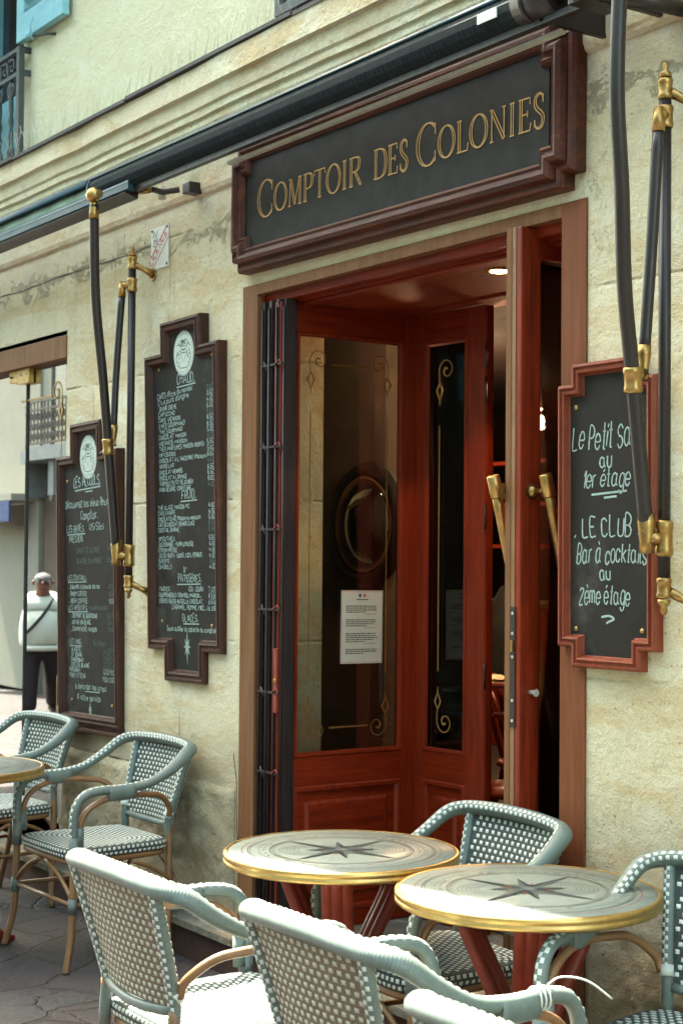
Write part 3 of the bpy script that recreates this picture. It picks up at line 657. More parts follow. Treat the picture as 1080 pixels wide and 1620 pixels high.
for side, xh, yt in (('r', -3.532, .016), ('l', -3.706, -.040)):
    g = MB(); yb_ = yt+.25; P = [(xh, yt+(yb_-yt)*u, 1.80-(.95)*u) for u in [i/10 for i in range(11)]]
    g.tube(P, .0165, 'brass', 16); ax = (Vector(P[0])-Vector(P[1])).normalized()
    for c0 in (0, 10):
        p = Vector(P[c0]); s_ = 1 if c0 == 0 else -1; g.tube([p-ax*.055*s_, p-ax*.05*s_, p+ax*.012*s_, p+ax*.016*s_], [.0175, .0205, .0205, .0175], 'brass', 16)
        xin = lx1 if side == 'r' else lx0; g.tube([p-ax*.035*s_, Vector((xin, p.y+ax.y*-.035*s_, p.z-ax.z*.035*s_))], .009, 'brass', 10)
        xx_ = xin+(-.0 if side == 'r' else 0); g.tube([Vector((xin, p.y, p.z-.035*s_)), Vector((xin+(.02 if side == 'r' else -.02), p.y, p.z-.035*s_))], [.026, .012], 'brass', 14)
    g.build('bar_handle', parent=leaf)
g = MB(); g.lathe([(0, 0), (.007, .002), (.007, .02), (.012, .03)], 'steelwire', 8, Matrix.Translation((lx1, .01, 1.165))@Matrix.Rotation(R(90), 4, 'Y')); g.build('door_stop', parent=leaf)
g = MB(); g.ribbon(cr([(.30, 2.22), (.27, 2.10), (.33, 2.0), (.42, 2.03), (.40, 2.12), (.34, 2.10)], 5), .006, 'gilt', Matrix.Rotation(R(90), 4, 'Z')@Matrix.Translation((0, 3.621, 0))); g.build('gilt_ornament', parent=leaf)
# far door leaf hinged to the glazing, opened inward
# notice stuck on the side glazing
n_ = MB(); n_.box((-.0, 0, 0), (.196, .0015, .282), 'paper'); y_ = -.0008
n_.box((.082, y_, .257), (.092, .0, .269), 'signblue'); n_.box((.104, y_, .257), (.114, 0, .269), 'signred'); n_.ribbon([(.07, .247), (.126, .247)], .003, 'ink', y=y_); n_.frame([(.004, .004), (.192, .004), (.192, .278), (.004, .278)], [(0, .0003), (.0015, .0003)], 'signred')
rnd = random.Random(5); z = .222
for blk in (4, 4, 5, 3):
    for i in range(blk):
        x = .022; end = rnd.uniform(.150, .172) if i < blk-1 else rnd.uniform(.08, .12)
        while x < end: L = rnd.uniform(.006, .02); n_.ribbon([(x, z), (min(x+L, end), z)], .0032, 'ink', y=y_); x += L+.003
        z -= .0078
    if blk > 3: n_.ribbon([(.11, z), (.165, z)], .0014, 'ink', y=y_)
    z -= .022
o = n_.build('notice'); o.matrix_world = Matrix(((0, -1, 0, -5.014+.0+.006-.0), (1, 0, 0, .302), (0, 0, 1, 1.152), (0, 0, 0, 1)))@Matrix.Rotation(R(.6), 4, 'Y')
o.location.x = -5.014-.0145
tag(o, 'printed white notice sheet taped inside the door side glazing', 'notice')
# round convex mirror on the pillar inside
m_ = MB(); Mm = Matrix.Translation((-6.253, 1.315, 1.717))@Matrix.Rotation(R(90), 4, 'X')
m_.lathe([(.295, 0), (.305, .03), (.285, .06), (.255, .065), (.235, .05), (.232, .04), (.205, .03)], 'blackpaint', 48, Mm)
root = empty('convex_mirror', (-6.253, 1.315, 1.717)); m_.build('frame', parent=root, W=True)
m_ = MB(); m_.lathe([(.236, .046), (.232, .058), (.222, .058), (.218, .046)], 'rattan', 48, Mm); m_.build('inner_ring', parent=root, W=True)
m_ = MB(); Rr = .34; m_.lathe([(.219*i/14 if i else 0.0001, .046+math.sqrt(Rr**2-(.219*i/14)**2)-math.sqrt(Rr**2-.219**2)) for i in range(14, -1, -1)], 'mirrorglass', 48, Mm); m_.build('mirror_glass', parent=root, W=True)
tag(root, 'round convex mirror in a thick black frame seen through the door glazing', 'mirror')
# ------------------------------------------------------------------ awnings
def linx(mb, prof, x0, x1, m, smooth=True, steps=1, cap=True):
    """extrude a closed (y,z) profile along x"""
    mi = mb.mat(m); ks = [mb.add([(x0+(x1-x0)*i/steps, y, z) for y, z in prof]) for i in range(steps+1)]; n = len(prof)
    for a, b_ in zip(ks, ks[1:]):
        for j in range(n): mb.face([a+j, b_+j, b_+(j+1) % n, a+(j+1) % n], mi, smooth)
    if cap: mb.face([ks[0]+j for j in range(n)], mi); mb.face([ks[-1]+j for j in range(n)][::-1], mi)
def arc(cy, cz, r, a0, a1, n=14, rz=None): return [(cy+r*math.cos(R(a0+(a1-a0)*i/n)), cz+(rz or r)*math.sin(R(a0+(a1-a0)*i/n))) for i in range(n+1)]
A = empty('awning', (-4.6, -.25, 3.1)); tag(A, 'rolled dark blue awning in its cassette over the sign, held by two folding brass-jointed arms', 'awning')
m_ = MB(); linx(m_, arc(-.232, 3.110, .060, 148, 50)+arc(-.232, 3.110, .055, 50, 148), -6.10, -3.20, 'awningblue'); m_.build('hood', parent=A, W=True)  # arc kept narrow, a sky highlight in colour along the dark roll
m_ = MB(); mi = m_.mat('blackpaint'); ks = []; n = 28   # ribbed roll
rnd = random.Random(9); prof = []
for i in range(n): a = 2*math.pi*i/n; r = .0515+(.0012 if i % 2 else 0); prof.append((-.235+r*math.cos(a), 3.105+r*math.sin(a)))
linx(m_, prof, -6.075, -3.34, 'rollcloth', False)
x = -6.0
while x < -3.4:   # gathered folds of cloth between the slats
    m_.tube([(x, -.235+.052*math.cos(a), 3.105+.052*math.sin(a)) for a in [R(190+i*16) for i in range(8)]], .0016, 'rollcloth', 4); x += rnd.uniform(.018, .03)
m_.build('fabric_roll', parent=A, W=True)
m_ = MB(); linx(m_, arc(-.235, 3.105, .058, 0, 345, 22), -6.083, -6.073, 'awningblue'); m_.build('end_cap', parent=A, W=True); m_ = MB(); linx(m_, arc(-.235, 3.11, .060, 0, 345, 22), -3.345, -3.20, 'blackmetal'); linx(m_, arc(-.235, 3.11, .063, 0, 345, 22), -3.315, -3.295, 'blackmetal'); m_.build('end_cap', parent=A, W=True)
m_ = MB(); m_.box((-3.485, -.292, 3.085), (-3.40, -.2955, 3.115), 'enamel'); o=m_.build('maker_sticker', parent=A, W=True)
m_ = MB(); linx(m_, [(-.19, 3.02), (-.17, 3.02), (-.18, 3.032), (-.19, 3.032)], -5.08, -3.25, 'steelwire', False); m_.build('drip_rail', parent=A, W=True)
m_ = MB(); linx(m_, [(-.25, 3.035), (-.225, 3.035), (-.225, 3.055), (-.25, 3.055)], -5.98, -2.75, 'blackmetal', False)
m_.build('front_bar', parent=A, W=True)
m_ = MB()
for (x, y0) in ((-3.27, -.25), (-3.05, -.2)): m_.box((x, y0, 3.04), (x+.02, -.001, 3.17), 'blackmetal', bev=.003)
m_.tube([(-3.2, -.235, 3.11), (-2.98, -.235, 3.11)], .034, 'blackmetal', 16); m_.tube([(-3.13, -.235, 3.11), (-3.10, -.235, 3.11)], .05, 'blackmetal', 16); m_.tube([(-3.02, -.2, 3.05), (-2.97, -.1, 3.04), (-2.96, -.001, 3.04)], .022, 'blackmetal', 10); m_.box((-3.10, -.30, 3.03), (-3.03, -.16, 3.075), 'blackmetal', bev=.004)
for c in ((-3.07, -.305, 3.05), (-3.04, -.19, 3.035)): m_.lathe([(0, -.012), (.014, -.01), (.016, 0), (.016, .02)], 'lead', 8, Matrix.Translation(c))
m_.build('wall_bracket', parent=A, W=True)
def clamp(mb, p, r, h, ax=Vector((0, 0, 1))):
    ax = Vector(ax).normalized(); p = Vector(p)
    mb.tube([p-ax*h/2, p-ax*h*.44, p-ax*h*.28, p-ax*h*.22, p+ax*h*.22, p+ax*h*.28, p+ax*h*.44, p+ax*h/2], [r*1.02, r*1.2, r*1.2, r*1.1, r*1.1, r*1.2, r*1.2, r*1.02], 'brass', 16)
def arm(name, px, topP, A_pts, B_pts, zpost, side):
    """px = x of wall post; a scissor of a long tube A and a stay B"""
    py = -.085
    a = MB(); a.tube([(px, py, zpost[0]+.05), (px, py, zpost[1]-.06)], .0165, 'blackmetal', 16)
    ar = a.build(name, parent=A, W=True); ar['label'] = side
    t = MB(); t.tube([Vector(p) for p in A_pts], .0195, 'blackmetal', 16, ref=(0, 1, 0)); t.build('long_tube', parent=ar)
    t = MB(); t.tube([Vector(p) for p in B_pts], .0155, 'blackmetal', 14, ref=(0, 1, 0)); t.build('stay_tube', parent=ar)
    j = MB()
    # post ends with wall feet
    for z, s_ in ((zpost[1]-.06, 1), (zpost[0]+.05, -1)):
        j = MB(); clamp(j, (px, py, z), .0170, .055); j.lathe([(.018, 0), (.016, .012), (.008, .02), (.010, .03), (.006, .04), (0, .042)], 'brass', 14, Matrix.Translation((px, py, z+.03*s_))@(Matrix.Identity(4) if s_ > 0 else Matrix.Rotation(math.pi, 4, 'X')))
        j.tube([(px+.01, py+.01, z-.01), (px+.03, py+.045, z-.03), (px+.035, -.004, z-.045)], [.014, .012, .02], 'brass', 10); j.tube([(px+.035, -.008, z-.045), (px+.035, -.0005, z-.045)], .027, 'brass', 12)
        j.build('wall_foot', parent=ar)
    j = MB(); zb = B_pts[0][2]+.035; clamp(j, (px, py, zb), .0180, .060); j.tube([(px, py, zb), (B_pts[0][0], B_pts[0][1], zb)], .016, 'brass', 10); j.tube([(B_pts[0][0], B_pts[0][1], zb+.015), (B_pts[0][0], B_pts[0][1], zb-.05)], [.013, .018], 'brass', 12)
    j.build('brass_joint', parent=ar); j = MB(); za = A_pts[-1][2]-.02; pa = Vector(A_pts[-1]); clamp(j, (px, py, za), .0200, .095); j.tube([(px, py, za), (pa.x, pa.y, za+.0)], .019, 'brass', 10); j.tube([pa+Vector((0, 0, .045)), pa+Vector((0, 0, .02)), pa-Vector((0, 0, .03)), pa-Vector((0, 0, .06))], [.0225, .024, .018, .02], 'brass', 14)
    pm = Vector(B_pts[-1])-Vector((0, 0, .045)); 
    j.build('brass_joint', parent=ar); j = MB()
    q = min([Vector(p) for p in A_pts], key=lambda v: (v-pm).length); clamp(j, q, .0208, .068, Vector(A_pts[0])-Vector(A_pts[-1])); j.tube([q, pm], .014, 'brass', 10); j.tube([pm+Vector((0, 0, .07)), pm+Vector((0, 0, .045)), pm+Vector((0, 0, .01)), pm-Vector((0, 0, .02))], [.019, .019, .012, .014], 'brass', 12)
    j.build('brass_joint', parent=ar); j = MB()
    T_ = Vector(A_pts[0]); j.tube([T_-Vector((0, 0, .06)), T_-Vector((0, 0, .035)), T_, T_+Vector((0, 0, .03))], [.022, .02, .016, .018], 'brass', 14)
    bm = bmesh.new(); bmesh.ops.create_uvsphere(bm, u_segments=16, v_segments=10, radius=.033); j.bm(bm, j.mat('brass'), Matrix.Translation(T_+Vector((.012, -.01, .035)))@Matrix.Diagonal((1.15, .9, .95, 1)), True)
    j.tube([T_+Vector((-.035, 0, .03)), T_+Vector((.05, 0, .035))], .017, 'brass', 12)
    j.build('brass_knuckle', parent=ar)
def seg3(*P, k=8): return cr(P, k)
arm('folding_arm', -5.955+.0, None, seg3((-5.93, -.33, 3.0), (-6.0, -.29, 2.62), (-6.035, -.22, 2.28), (-6.045, -.17, 2.02), (-6.075, -.13, 1.56)), seg3((-6.0, -.12, 2.69), (-6.055, -.14, 2.30), (-6.075, -.155, 2.075)), (1.385, 2.865), 'left folding arm beside the tall menu board') if False else None
arm('folding_arm', -6.06, None, seg3((-5.925, -.33, 3.005), (-5.985, -.29, 2.64), (-6.02, -.235, 2.30), (-6.055, -.19, 2.02), (-6.09, -.13, 1.58), k=8), seg3((-6.095, -.115, 2.68), (-6.11, -.13, 2.35), (-6.10, -.145, 2.09), k=6), (1.40, 2.87), 'folding awning arm in front of the left chalkboard')
arm('folding_arm', -2.955, None, seg3((-2.85, -.35, 3.06), (-2.862, -.35, 2.75), (-2.885, -.31, 2.50), (-2.925, -.26, 2.26), (-2.955, -.20, 2.03), (-2.975, -.13, 1.64), k=8), seg3((-2.935, -.13, 2.70), (-2.95, -.14, 2.37), (-2.965, -.15, 2.10), k=6), (1.44, 2.87), 'folding awning arm crossing the right chalkboard')
# second awning over the display window
A2 = empty('awning', (-7.6, -.25, 3.1)); tag(A2, 'rolled green-white striped awning over the display window, at the top left', 'awning')
A2['label'] = 'rolled pale awning with dark blue front bar over the display window'
m_ = MB(); linx(m_, arc(-.232, 3.110, .060, 172, 50)+arc(-.232, 3.110, .055, 50, 172), -9.6, -6.1005, 'awningblue'); m_.build('hood', parent=A2, W=True)
m_ = MB(); ks = []; mi = m_.mat('awningcloth')
for i in range(60):
    x = -9.55+3.42*i/59; wv = .003*math.sin(i*1.3)
    ks.append(m_.add([(x, -.228+(.040+wv)*math.cos(a), 3.098+(.036+wv)*math.sin(a)) for a in [2*math.pi*j/16 for j in range(16)]]))
for a, b_ in zip(ks, ks[1:]):
    for j in range(16): m_.face([a+j, b_+j, b_+(j+1) % 16, a+(j+1) % 16], mi, True)
m_.build('fabric_roll', parent=A2, W=True)
m_ = MB(); linx(m_, arc(-.262, 3.066, .018, 200, 20, 8)+[(-.242, 3.040), (-.255, 3.032), (-.279, 3.040)], -9.6, -5.72, 'awningblue', False); linx(m_, [(-.278, 3.03), (-.218, 3.01), (-.218, 3.036), (-.278, 3.0315)], -9.6, -5.75, 'blackmetal', False); m_.build('front_bar', parent=A2, W=True)
m_ = MB(); m_.box((-5.65, -.07, 3.03), (-5.59, -.001, 3.075), 'blackmetal', bev=.004); m_.tube([(-5.72, -.17, 3.05), (-5.66, -.15, 3.03), (-5.62, -.10, 3.04)], .012, 'lead', 8); m_.tube([(-5.70, -.14, 3.06), (-5.69, -.14, 3.01)], .016, 'steelwire', 8); m_.tube([(-5.80, -.2, 3.05), (-5.70, -.19, 3.04)], .012, 'brass', 8); m_.build('wall_bracket', parent=A2, W=True)

# ------------------------------------------------------------------ the shop sign
S = empty('shop_sign', (-4.25, 0, 2.88)); tag(S, 'long dark shop sign reading COMPTOIR DES COLONIES in gold above the doorway', 'sign')
MR = Matrix.Translation((-4.25, -.002, 2.88))@Matrix.Rotation(R(.45), 4, 'Y')@Matrix.Translation((4.25, 0, -2.88))
a0, a1, b0, b1 = -5.275, -3.345, 2.685, 3.100; e0, e1, f0, f1 = -5.232, -3.392, 2.640, 3.150
poly = [(e0, f0), (e1, f0), (e1, b0), (a1, b0), (a1, b1), (e1, b1), (e1, f1), (e0, f1), (e0, b1), (a0, b1), (a0, b0), (e0, b0)]
m_ = MB(); m_.frame(poly, [(0, 0), (0, .040), (.006, .052), (.016, .058), (.020, .050), (.026, .050), (.034, .072), (.046, .082), (.056, .080), (.062, .066), (.068, .064), (.076, .070), (.084, .062), (.092, .046)], 'signwood', MR); m_.build('frame', parent=S, W=True)
m_ = MB()
m_.prism([(e0+.06, f0+.06), (e1-.06, f0+.06), (e1-.06, f1-.06), (e0+.06, f1-.06)], .03, 'signpanel', MR@Matrix.Translation((0, -.048, 0))); pn = m_.build('panel', parent=S, W=True)
# lettering: open roman capitals (double-lined thick strokes, single hairlines)
LT = MB(); GW = .0042
def lstroke(P, th, k=1): # P polyline (already placed), th thickness list
    n = len(P); L_, R_ = [], []
    for i in range(n):
        a = Vector(P[max(i-1, 0)]); b_ = Vector(P[min(i+1, n-1)]); t = (b_-a).normalized(); q = Vector((-t.y, t.x)); t_ = th[i] if isinstance(th, list) else th
        L_.append(Vector(P[i])+q*t_/2); R_.append(Vector(P[i])-q*t_/2)
    LT.ribbon([tuple(p) for p in L_], GW, 'gold', MR, y=-.0495)
    if max(th) if isinstance(th, list) else th > .003: LT.ribbon([tuple(p) for p in R_], GW, 'gold', MR, y=-.0498)
def letter(ch, x, z, h, wx):
    """x,z = lower left, h height, wx width"""
    f = lambda u, v: (x+u*wx, z+v*h); TH = h*.105; W_ = lambda u: u
    def stem(u, v0=0, v1=1, serif=(1, 1)):
        P0, P1 = f(u, v0), f(u, v1); lstroke([P0, P1], TH); s_ = TH*1.05
        for P_, on, d in ((P0, serif[0], 0), (P1, serif[1], 0)):
            if on: LT.ribbon([(P_[0]-s_, P_[1]), (P_[0]+s_, P_[1])], GW*1.1, 'gold', MR, y=-.0501)
    def thin(*P, s0=0, s1=0):
        Q = [f(*p) for p in P]; LT.ribbon(Q, GW*1.15, 'gold', MR, y=-.0499)
        for on, p in ((s0, Q[0]), (s1, Q[-1])):
            if on: LT.ribbon([(p[0]-TH*.8, p[1]), (p[0]+TH*.8, p[1])], GW*1.1, 'gold', MR, y=-.0501)
    def curve(P, n=6, thf=None):
        Q = cr([f(*p) for p in P], n); N = len(Q)
        th = []
        for i in range(N):
            t = (Q[min(i+1, N-1)]-Q[max(i-1, 0)]).normalized(); th.append(max(.0012, TH*abs(t.y)**1.3 if thf is None else TH*thf(i/(N-1))))
        lstroke([tuple(p) for p in Q], th)
    def ell(a0_, a1_, cu=.5, cv=.5, ru=.47, rv=.52, n=30):
        Q = [f(cu+ru*math.cos(R(a0_+(a1_-a0_)*i/n)), cv+rv*math.sin(R(a0_+(a1_-a0_)*i/n))) for i in range(n+1)]
        lstroke(Q, [max(.0012, TH*abs(math.cos(R(a0_+(a1_-a0_)*i/n)))**1.2) for i in range(n+1)])
    if ch == 'C': ell(48, 312, .56, .5, .52, .53); thin((.93, .70), (.93, .98)); thin((.93, .30), (.93, .04)); thin((.93, .98), (.84, .93))
    elif ch == 'O': ell(0, 360)
    elif ch == 'M': thin((.12, 0), (.17, 1), s0=1); thin((.07, 1), (.2, 1)); lstroke([f(.20, .98), f(.5, .02)], TH); thin((.5, .02), (.82, 1)); stem(.86, 0, 1); 
    elif ch == 'P': stem(.2); curve([(.25, 1), (.55, 1), (.86, .93), (.93, .74), (.82, .53), (.55, .46), (.28, .46)])
    elif ch == 'R': stem(.2); curve([(.25, 1), (.55, 1), (.83, .94), (.88, .76), (.78, .57), (.55, .50), (.28, .50)]); lstroke([f(.52, .5), f(.98, .02)], TH*.8); thin((.9, 0), (1.08, 0))
    elif ch == 'T': stem(.5, 0, .985, (1, 0)); thin((.0, .82), (.03, 1), (.97, 1), (1., .82))
    elif ch == 'I': stem(.5)
    elif ch == 'D': stem(.2); curve([(.22, 1), (.5, 1), (.85, .88), (.98, .5), (.85, .12), (.5, 0), (.22, 0)])
    elif ch == 'E': stem(.25); thin((.28, 1), (.92, 1), (.94, .80)); thin((.28, .52), (.75, .52)); thin((.75, .62), (.75, .42)); thin((.28, 0), (.94, 0), (1.0, .22))
    elif ch == 'S': curve([(.80, .80), (.72, .97), (.48, 1.02), (.22, .92), (.18, .72), (.36, .56), (.66, .42), (.82, .26), (.72, .05), (.48, -.02), (.26, .02), (.14, .18)], 5, lambda u: max(.1, math.sin(math.pi*u))**1.2); thin((.80, .98), (.80, .74)); thin((.14, .04), (.14, .26))
    elif ch == 'L': stem(.25); thin((.28, 0), (.94, 0), (1., .24))
    elif ch == 'N': thin((.16, 0), (.16, 1), s0=1); lstroke([f(.16, .98), f(.86, .02)], TH); thin((.86, .0), (.86, 1), s1=1); thin((.04, 1), (.2, 1))
WDT = {'C': .82, 'O': .86, 'M': .95, 'P': .62, 'T': .72, 'I': .34, 'R': .72, 'D': .82, 'E': .62, 'S': .58, 'L': .62, 'N': .86}
def word(txt, x0, x1, z, hb, hs):
    gaps = .10; tot = sum(WDT[c]*(hb if i == 0 and hb != hs else hs) for i, c in enumerate(txt))+gaps*hs*(len(txt)-1); k = (x1-x0)/tot; x = x0
    for i, c in enumerate(txt):
        h = hb if i == 0 else hs; letter(c, x, z-(.006 if i == 0 and hb != hs else 0), h, WDT[c]*h*k); x += (WDT[c]*h+gaps*hs)*k
for wd_ in (('COMPTOIR', -5.085, -4.410, 2.838, .130, .098), ('DES', -4.335, -4.135, 2.838, .098, .098), ('COLONIES', -4.09, -3.466, 2.838, .130, .098)):
    LT = MB(); word(*wd_); LT.build('lettering', parent=S, W=True)

# ------------------------------------------------------------------ chalkboards
def crestoval(mb, x, z, rx, rz, M, y):
    n = 40; P = [(x+rx*math.cos(2*math.pi*i/n), z+rz*math.sin(2*math.pi*i/n)) for i in range(n)]; mb.prism(P, .002, 'chalkcream', M@Matrix.Translation((0, y, 0)))
    mb.frame(P, [(.003, -y+.0002), (.0045, -y+.0002)], 'crest', M); rnd = random.Random(3); yy = y-.0006
    q = lambda a, b_: (x+a*rx, z+b_*rz)
    S_ = [q(-.28, .30), q(.28, .30), q(.28, -.1), q(.0, -.42), q(-.28, -.1)]; mb.ribbon(S_, .0022, 'crest', M, y=yy, closed=True); mb.ribbon([q(-.2, .02), q(.2, .02)], .004, 'crest', M, y=yy)
    mb.ribbon([q(-.2, .16), q(.2, .16)], .005, 'crest', M, y=yy)
    for s_ in (-1, 1):
        for i in range(26):
            a, b_ = s_*rnd.uniform(.28, .62), rnd.uniform(-.55, .5); 
            L = rnd.uniform(.05, .12); an = rnd.uniform(0, 6.28); mb.ribbon([q(a, b_), q(a+L*math.cos(an), b_+L*.7*math.sin(an))], rnd.uniform(.002, .005), 'crest', M, y=yy)
        mb.ribbon([tuple(p) for p in cr([q(s_*.1, .62), q(s_*.35, .55), q(s_*.42, .40), q(s_*.3, .36)], 4)], .003, 'crest', M, y=yy); mb.ribbon([tuple(p) for p in cr([q(s_*.62, .1), q(s_*.7, -.3), q(s_*.4, -.62), q(0, -.66)], 4)], .003, 'crest', M, y=yy)
    for i in range(14): mb.ribbon([q(rnd.uniform(-.25, .25), rnd.uniform(.34, .62)), q(rnd.uniform(-.25, .25), rnd.uniform(.34, .6))], .003, 'crest', M, y=yy)
    for i in range(9): a = R(55+i*9); mb.ribbon([q(.82*math.cos(a), .82*math.sin(a)), q(.88*math.cos(a+.03), .88*math.sin(a+.03))], .002, 'crest', M, y=yy)
    for i in range(9): a = R(235+i*8); mb.ribbon([q(.82*math.cos(a), .82*math.sin(a)), q(.88*math.cos(a+.03), .88*math.sin(a+.03))], .002, 'crest', M, y=yy)
def star(mb, x, z, r, M, y, m='chalk', n=8, w_=.005):
    for i in range(n):
        a = 2*math.pi*i/n+math.pi/2; L = r if i % 4 == 0 else (r*.55 if i % 2 else r*.62); c, s_ = math.cos(a), math.sin(a); mb.ribbon([(x-c*.0, z), (x+c*L*.7, z+s_*L), ], [w_*1.6, w_*.3], m, M, y=y)
def star_open(mb, x, z, r, M, y):
    for i in range(8):
        a = 2*math.pi*i/8+math.pi/2; L = r if i in (0, 4) else r*.62; c, s_ = math.cos(a), math.sin(a); b1_, b2_ = a+.38, a-.38; q = r*.22
        P = [(x+math.cos(b1_)*q*.6, z+math.sin(b1_)*q), (x+c*L*.6, z+s_*L), (x+math.cos(b2_)*q*.6, z+math.sin(b2_)*q)]; mb.ribbon(P, .0042, 'chalk', M, y=y); mb.ribbon([(x, z), P[1]], [.008, .001], 'chalk', M, y=y-.0003)
def board(name, cx, cz, poly, inset, wood, roll, tilt, depth, screws, label, cat):
    rt_ = empty(name, (cx, -.002, cz)); tag(rt_, label, cat)
    M = Matrix.Rotation(R(-roll), 4, 'Y')@Matrix.Rotation(tilt, 4, 'X')
    rt_.rotation_euler = (Matrix.Rotation(R(-roll), 3, 'Y')@Matrix.Rotation(tilt, 3, 'X')).to_euler()
    sc_ = depth; pr = [(0, -.02), (0, .026), (.004, .034), (.012, .036), (.016, .028), (.022, .028), (.027, .036), (.034, .034), (.04, .016), (.044, .012)]
    pr = [(a*inset/.044, b_*sc_/.036 if b_ > 0 else b_) for a, b_ in pr]
    f = MB(); f.frame(poly, pr, wood); f.build('frame', parent=rt_)
    # panel = inset polygon
    g_ = MB(); area = 1; tmp = MB(); tmp.frame(poly, [(inset*.75, 0)], wood); P = [(v[0], v[2]) for v in tmp.v]; g_.prism(P, .006, 'slate', Matrix.Translation((0, -sc_*.36, 0))); pn_ = g_.build('panel', parent=rt_)
    g_ = MB()
    for x, z in screws: g_.lathe([(0, .004), (.004, .0035), (.0075, .0015), (.008, 0)][::-1], 'brass', 12, Matrix.Translation((x, -sc_*.36, z))@Matrix.Rotation(R(90), 4, 'X'))
    g_.build('screw', parent=rt_) if False else None
    for x, z in screws:
        q = MB(); q.lathe([(.008, 0), (.0075, .0015), (.004, .0035), (0, .004)], 'brass', 12, Matrix.Translation((x, -sc_*.36, z))@Matrix.Rotation(R(90), 4, 'X')); q.build('screw', parent=rt_)
    return rt_, -sc_*.36-.0008
def tpoly(w_, h, tw, th, bottom=True, thb=None):
    a, t, hh = w_/2, tw/2, h/2; thb = thb or th; P = []
    if bottom: P += [(-a, -hh), (-t, -hh), (-t, -hh-thb), (t, -hh-thb), (t, -hh), (a, -hh)]
    else: P += [(-a, -hh), (a, -hh)]
    return P+[(a, hh), (t, hh), (t, hh+th), (-t, hh+th), (-t, hh), (-a, hh)]
# tall menu board in the middle
k_ = 1-.03/3.12
cx, cz = -5.752*k_, 1.57+(1.793-1.57)*k_
r2, yy = board('menu_chalkboard', cx, cz, tpoly(.625, 1.235, .335, .127), .05, 'boardwood', 1.0, .018, .036, [(-.215, .555), (.235, .57), (-.215, -.50), (.205, -.51)], 'tall chalk menu board headed CHAUD and FROID, stepped at its top and bottom ends', 'chalkboard')
T2 = MB(); I4 = Matrix.Identity(4); x0, x1 = -.235, .245
H = lambda t, x, z, h, **k: write(T2, t, x, z, h, M=I4, y=yy, **k)
H('CHAUD.', .02, .478, .038, align='c'); T2.ribbon([(-.06, .466), (.10, .470)], .005, 'chalk', y=yy)
L2_ = [('CAFES (Pays du monde)', .3, '2.60'), ('Crus purs d\'origine', .26, '3.50'), ('GRAND CREME', .15, '4.50'), ('CAPUCCINO', .14, '5.50'), ('CAFE VIENNOIS', .19, '5.50'), ('CAFE GOURMAND', .22, '8.50'), ('THE GOURMAND', .2, '8.50'), ('CHOCOLAT MAISON', .235, '5.50'), ('VIENNOIS MAISON', .245, '6.00'), ('THES PARFUMES MAISON (NOIRS)', .38, '5.50'), ('INFUSIONS', .14, '5.50'), ("CHOCOLAT A L'ANCIENNE (Maison)", .40, '6.50'), ('GRAND LAIT', .13, '4.50'), ('CHOCOLAT VIENNOIS', .20, '6.50'), ("CHOCOLAT A L'ORANGE", .24, '6.50'), ('FORMULE PETIT DEJEUNER', .28, '9.00'), ('PAIN BEURRE CONFITURE', .27, '4.50')]
z = .430
for i, (t, fw_, p) in enumerate(L2_):
    H(t, x0+(.015 if i else 0)+random.Random(i).uniform(-.003, .006), z, .0165 if i > 1 else .020, wd=.0034, fit=fw_, base=.05 if i < 2 else 0); H(p, x1-.055, z+.006, .0175, wd=.0034, fit=.050, m='chalk' if i % 4 else 'chalkdim'); z -= .0243
z = .005; H('FROID.', .03, z, .036, align='c'); T2.ribbon([(-.04, z-.011), (.10, z-.009)], .005, 'chalk', y=yy); z -= .040
for t, fw_, p in [('THE GLACE MAISON PIC', .27, '4.50'), ('CAFE FRAPPE', .15, '4.50'), ('CHOCOLAT GLACE (Maison ou mexicain)', .36, '5.50'), ('CAFE OU CHOCOLAT VIENNOIS GLACE', .31, '6.50'), ('COCKTAIL BANANE', .18, '6.50'), ('', .1, ''), ('SMOOTHIES', .14, '5.50'), ('JUS D\'ORANGE - PAMPLEMOUSSE', .30, '4.50'), ('CITRON PRESSE', .16, '4.50'), ('JUS DE FRUITS - SODAS. COCA, PERRIER.', .37, '4.50'), ('SIROPS', .09, '3.50'), ('DIABOLO', .11, '4.00')]:
    if t: H(t, x0, z, .0165, wd=.0034, fit=fw_); H(p, x1-.052, z-.002, .0175, wd=.0034, fit=.05, m='chalkdim' if p in ('6.50', '3.50') else 'chalk')
    z -= .0232 if t else .014
H('&-', -.02, z+.012, .026); z = -.335; H('PATISSERIES.', .03, z, .030, fit=.19, align='c'); T2.ribbon([(-.08, z-.011), (.12, z-.009)], .0045, 'chalk', y=yy); z -= .038
for t, fw_, p, xo in [('TARTES', .09, '7.00', 0), ('GOURMANDISES (TIRAMISU, MARRON...', .36, 'à 5.50', 0), ('CREPES (SUCRE-NUTELLA, CHOCOLAT,', .37, 'à 6.50', 0), ('CARAMEL, POMME, MIEL..)', .30, 'à 3.50', .11)]:
    H(t, x0+xo, z, .0165, wd=.0034, fit=fw_); H(p, x1-.062, z, .018, wd=.0034, fit=.06)
    if xo == 0 and t == 'TARTES': H('(DU JOUR)', .02, z, .019, wd=.0034, fit=.12)
    z -= .025
z = -.497; H('GLACES.', .03, z, .030, align='c', fit=.13); T2.ribbon([(-.03, z-.010), (.10, z-.008)], .0045, 'chalk', y=yy); H('Sans oublier la palette du comptoir', -.17, z-.040, .019, wd=.0034, fit=.41)
T2.ribbon([(.238, z-.04), (.245, z-.08)], .003, 'chalk', y=yy)
star_open(T2, .0, -.600, .070, I4, yy); T2.build('chalk_writing', parent=r2)
m_ = MB(); crestoval(m_, 0.003, .602, .085, .092, I4, yy+.0002); m_.build('crest_medallion', parent=r2)
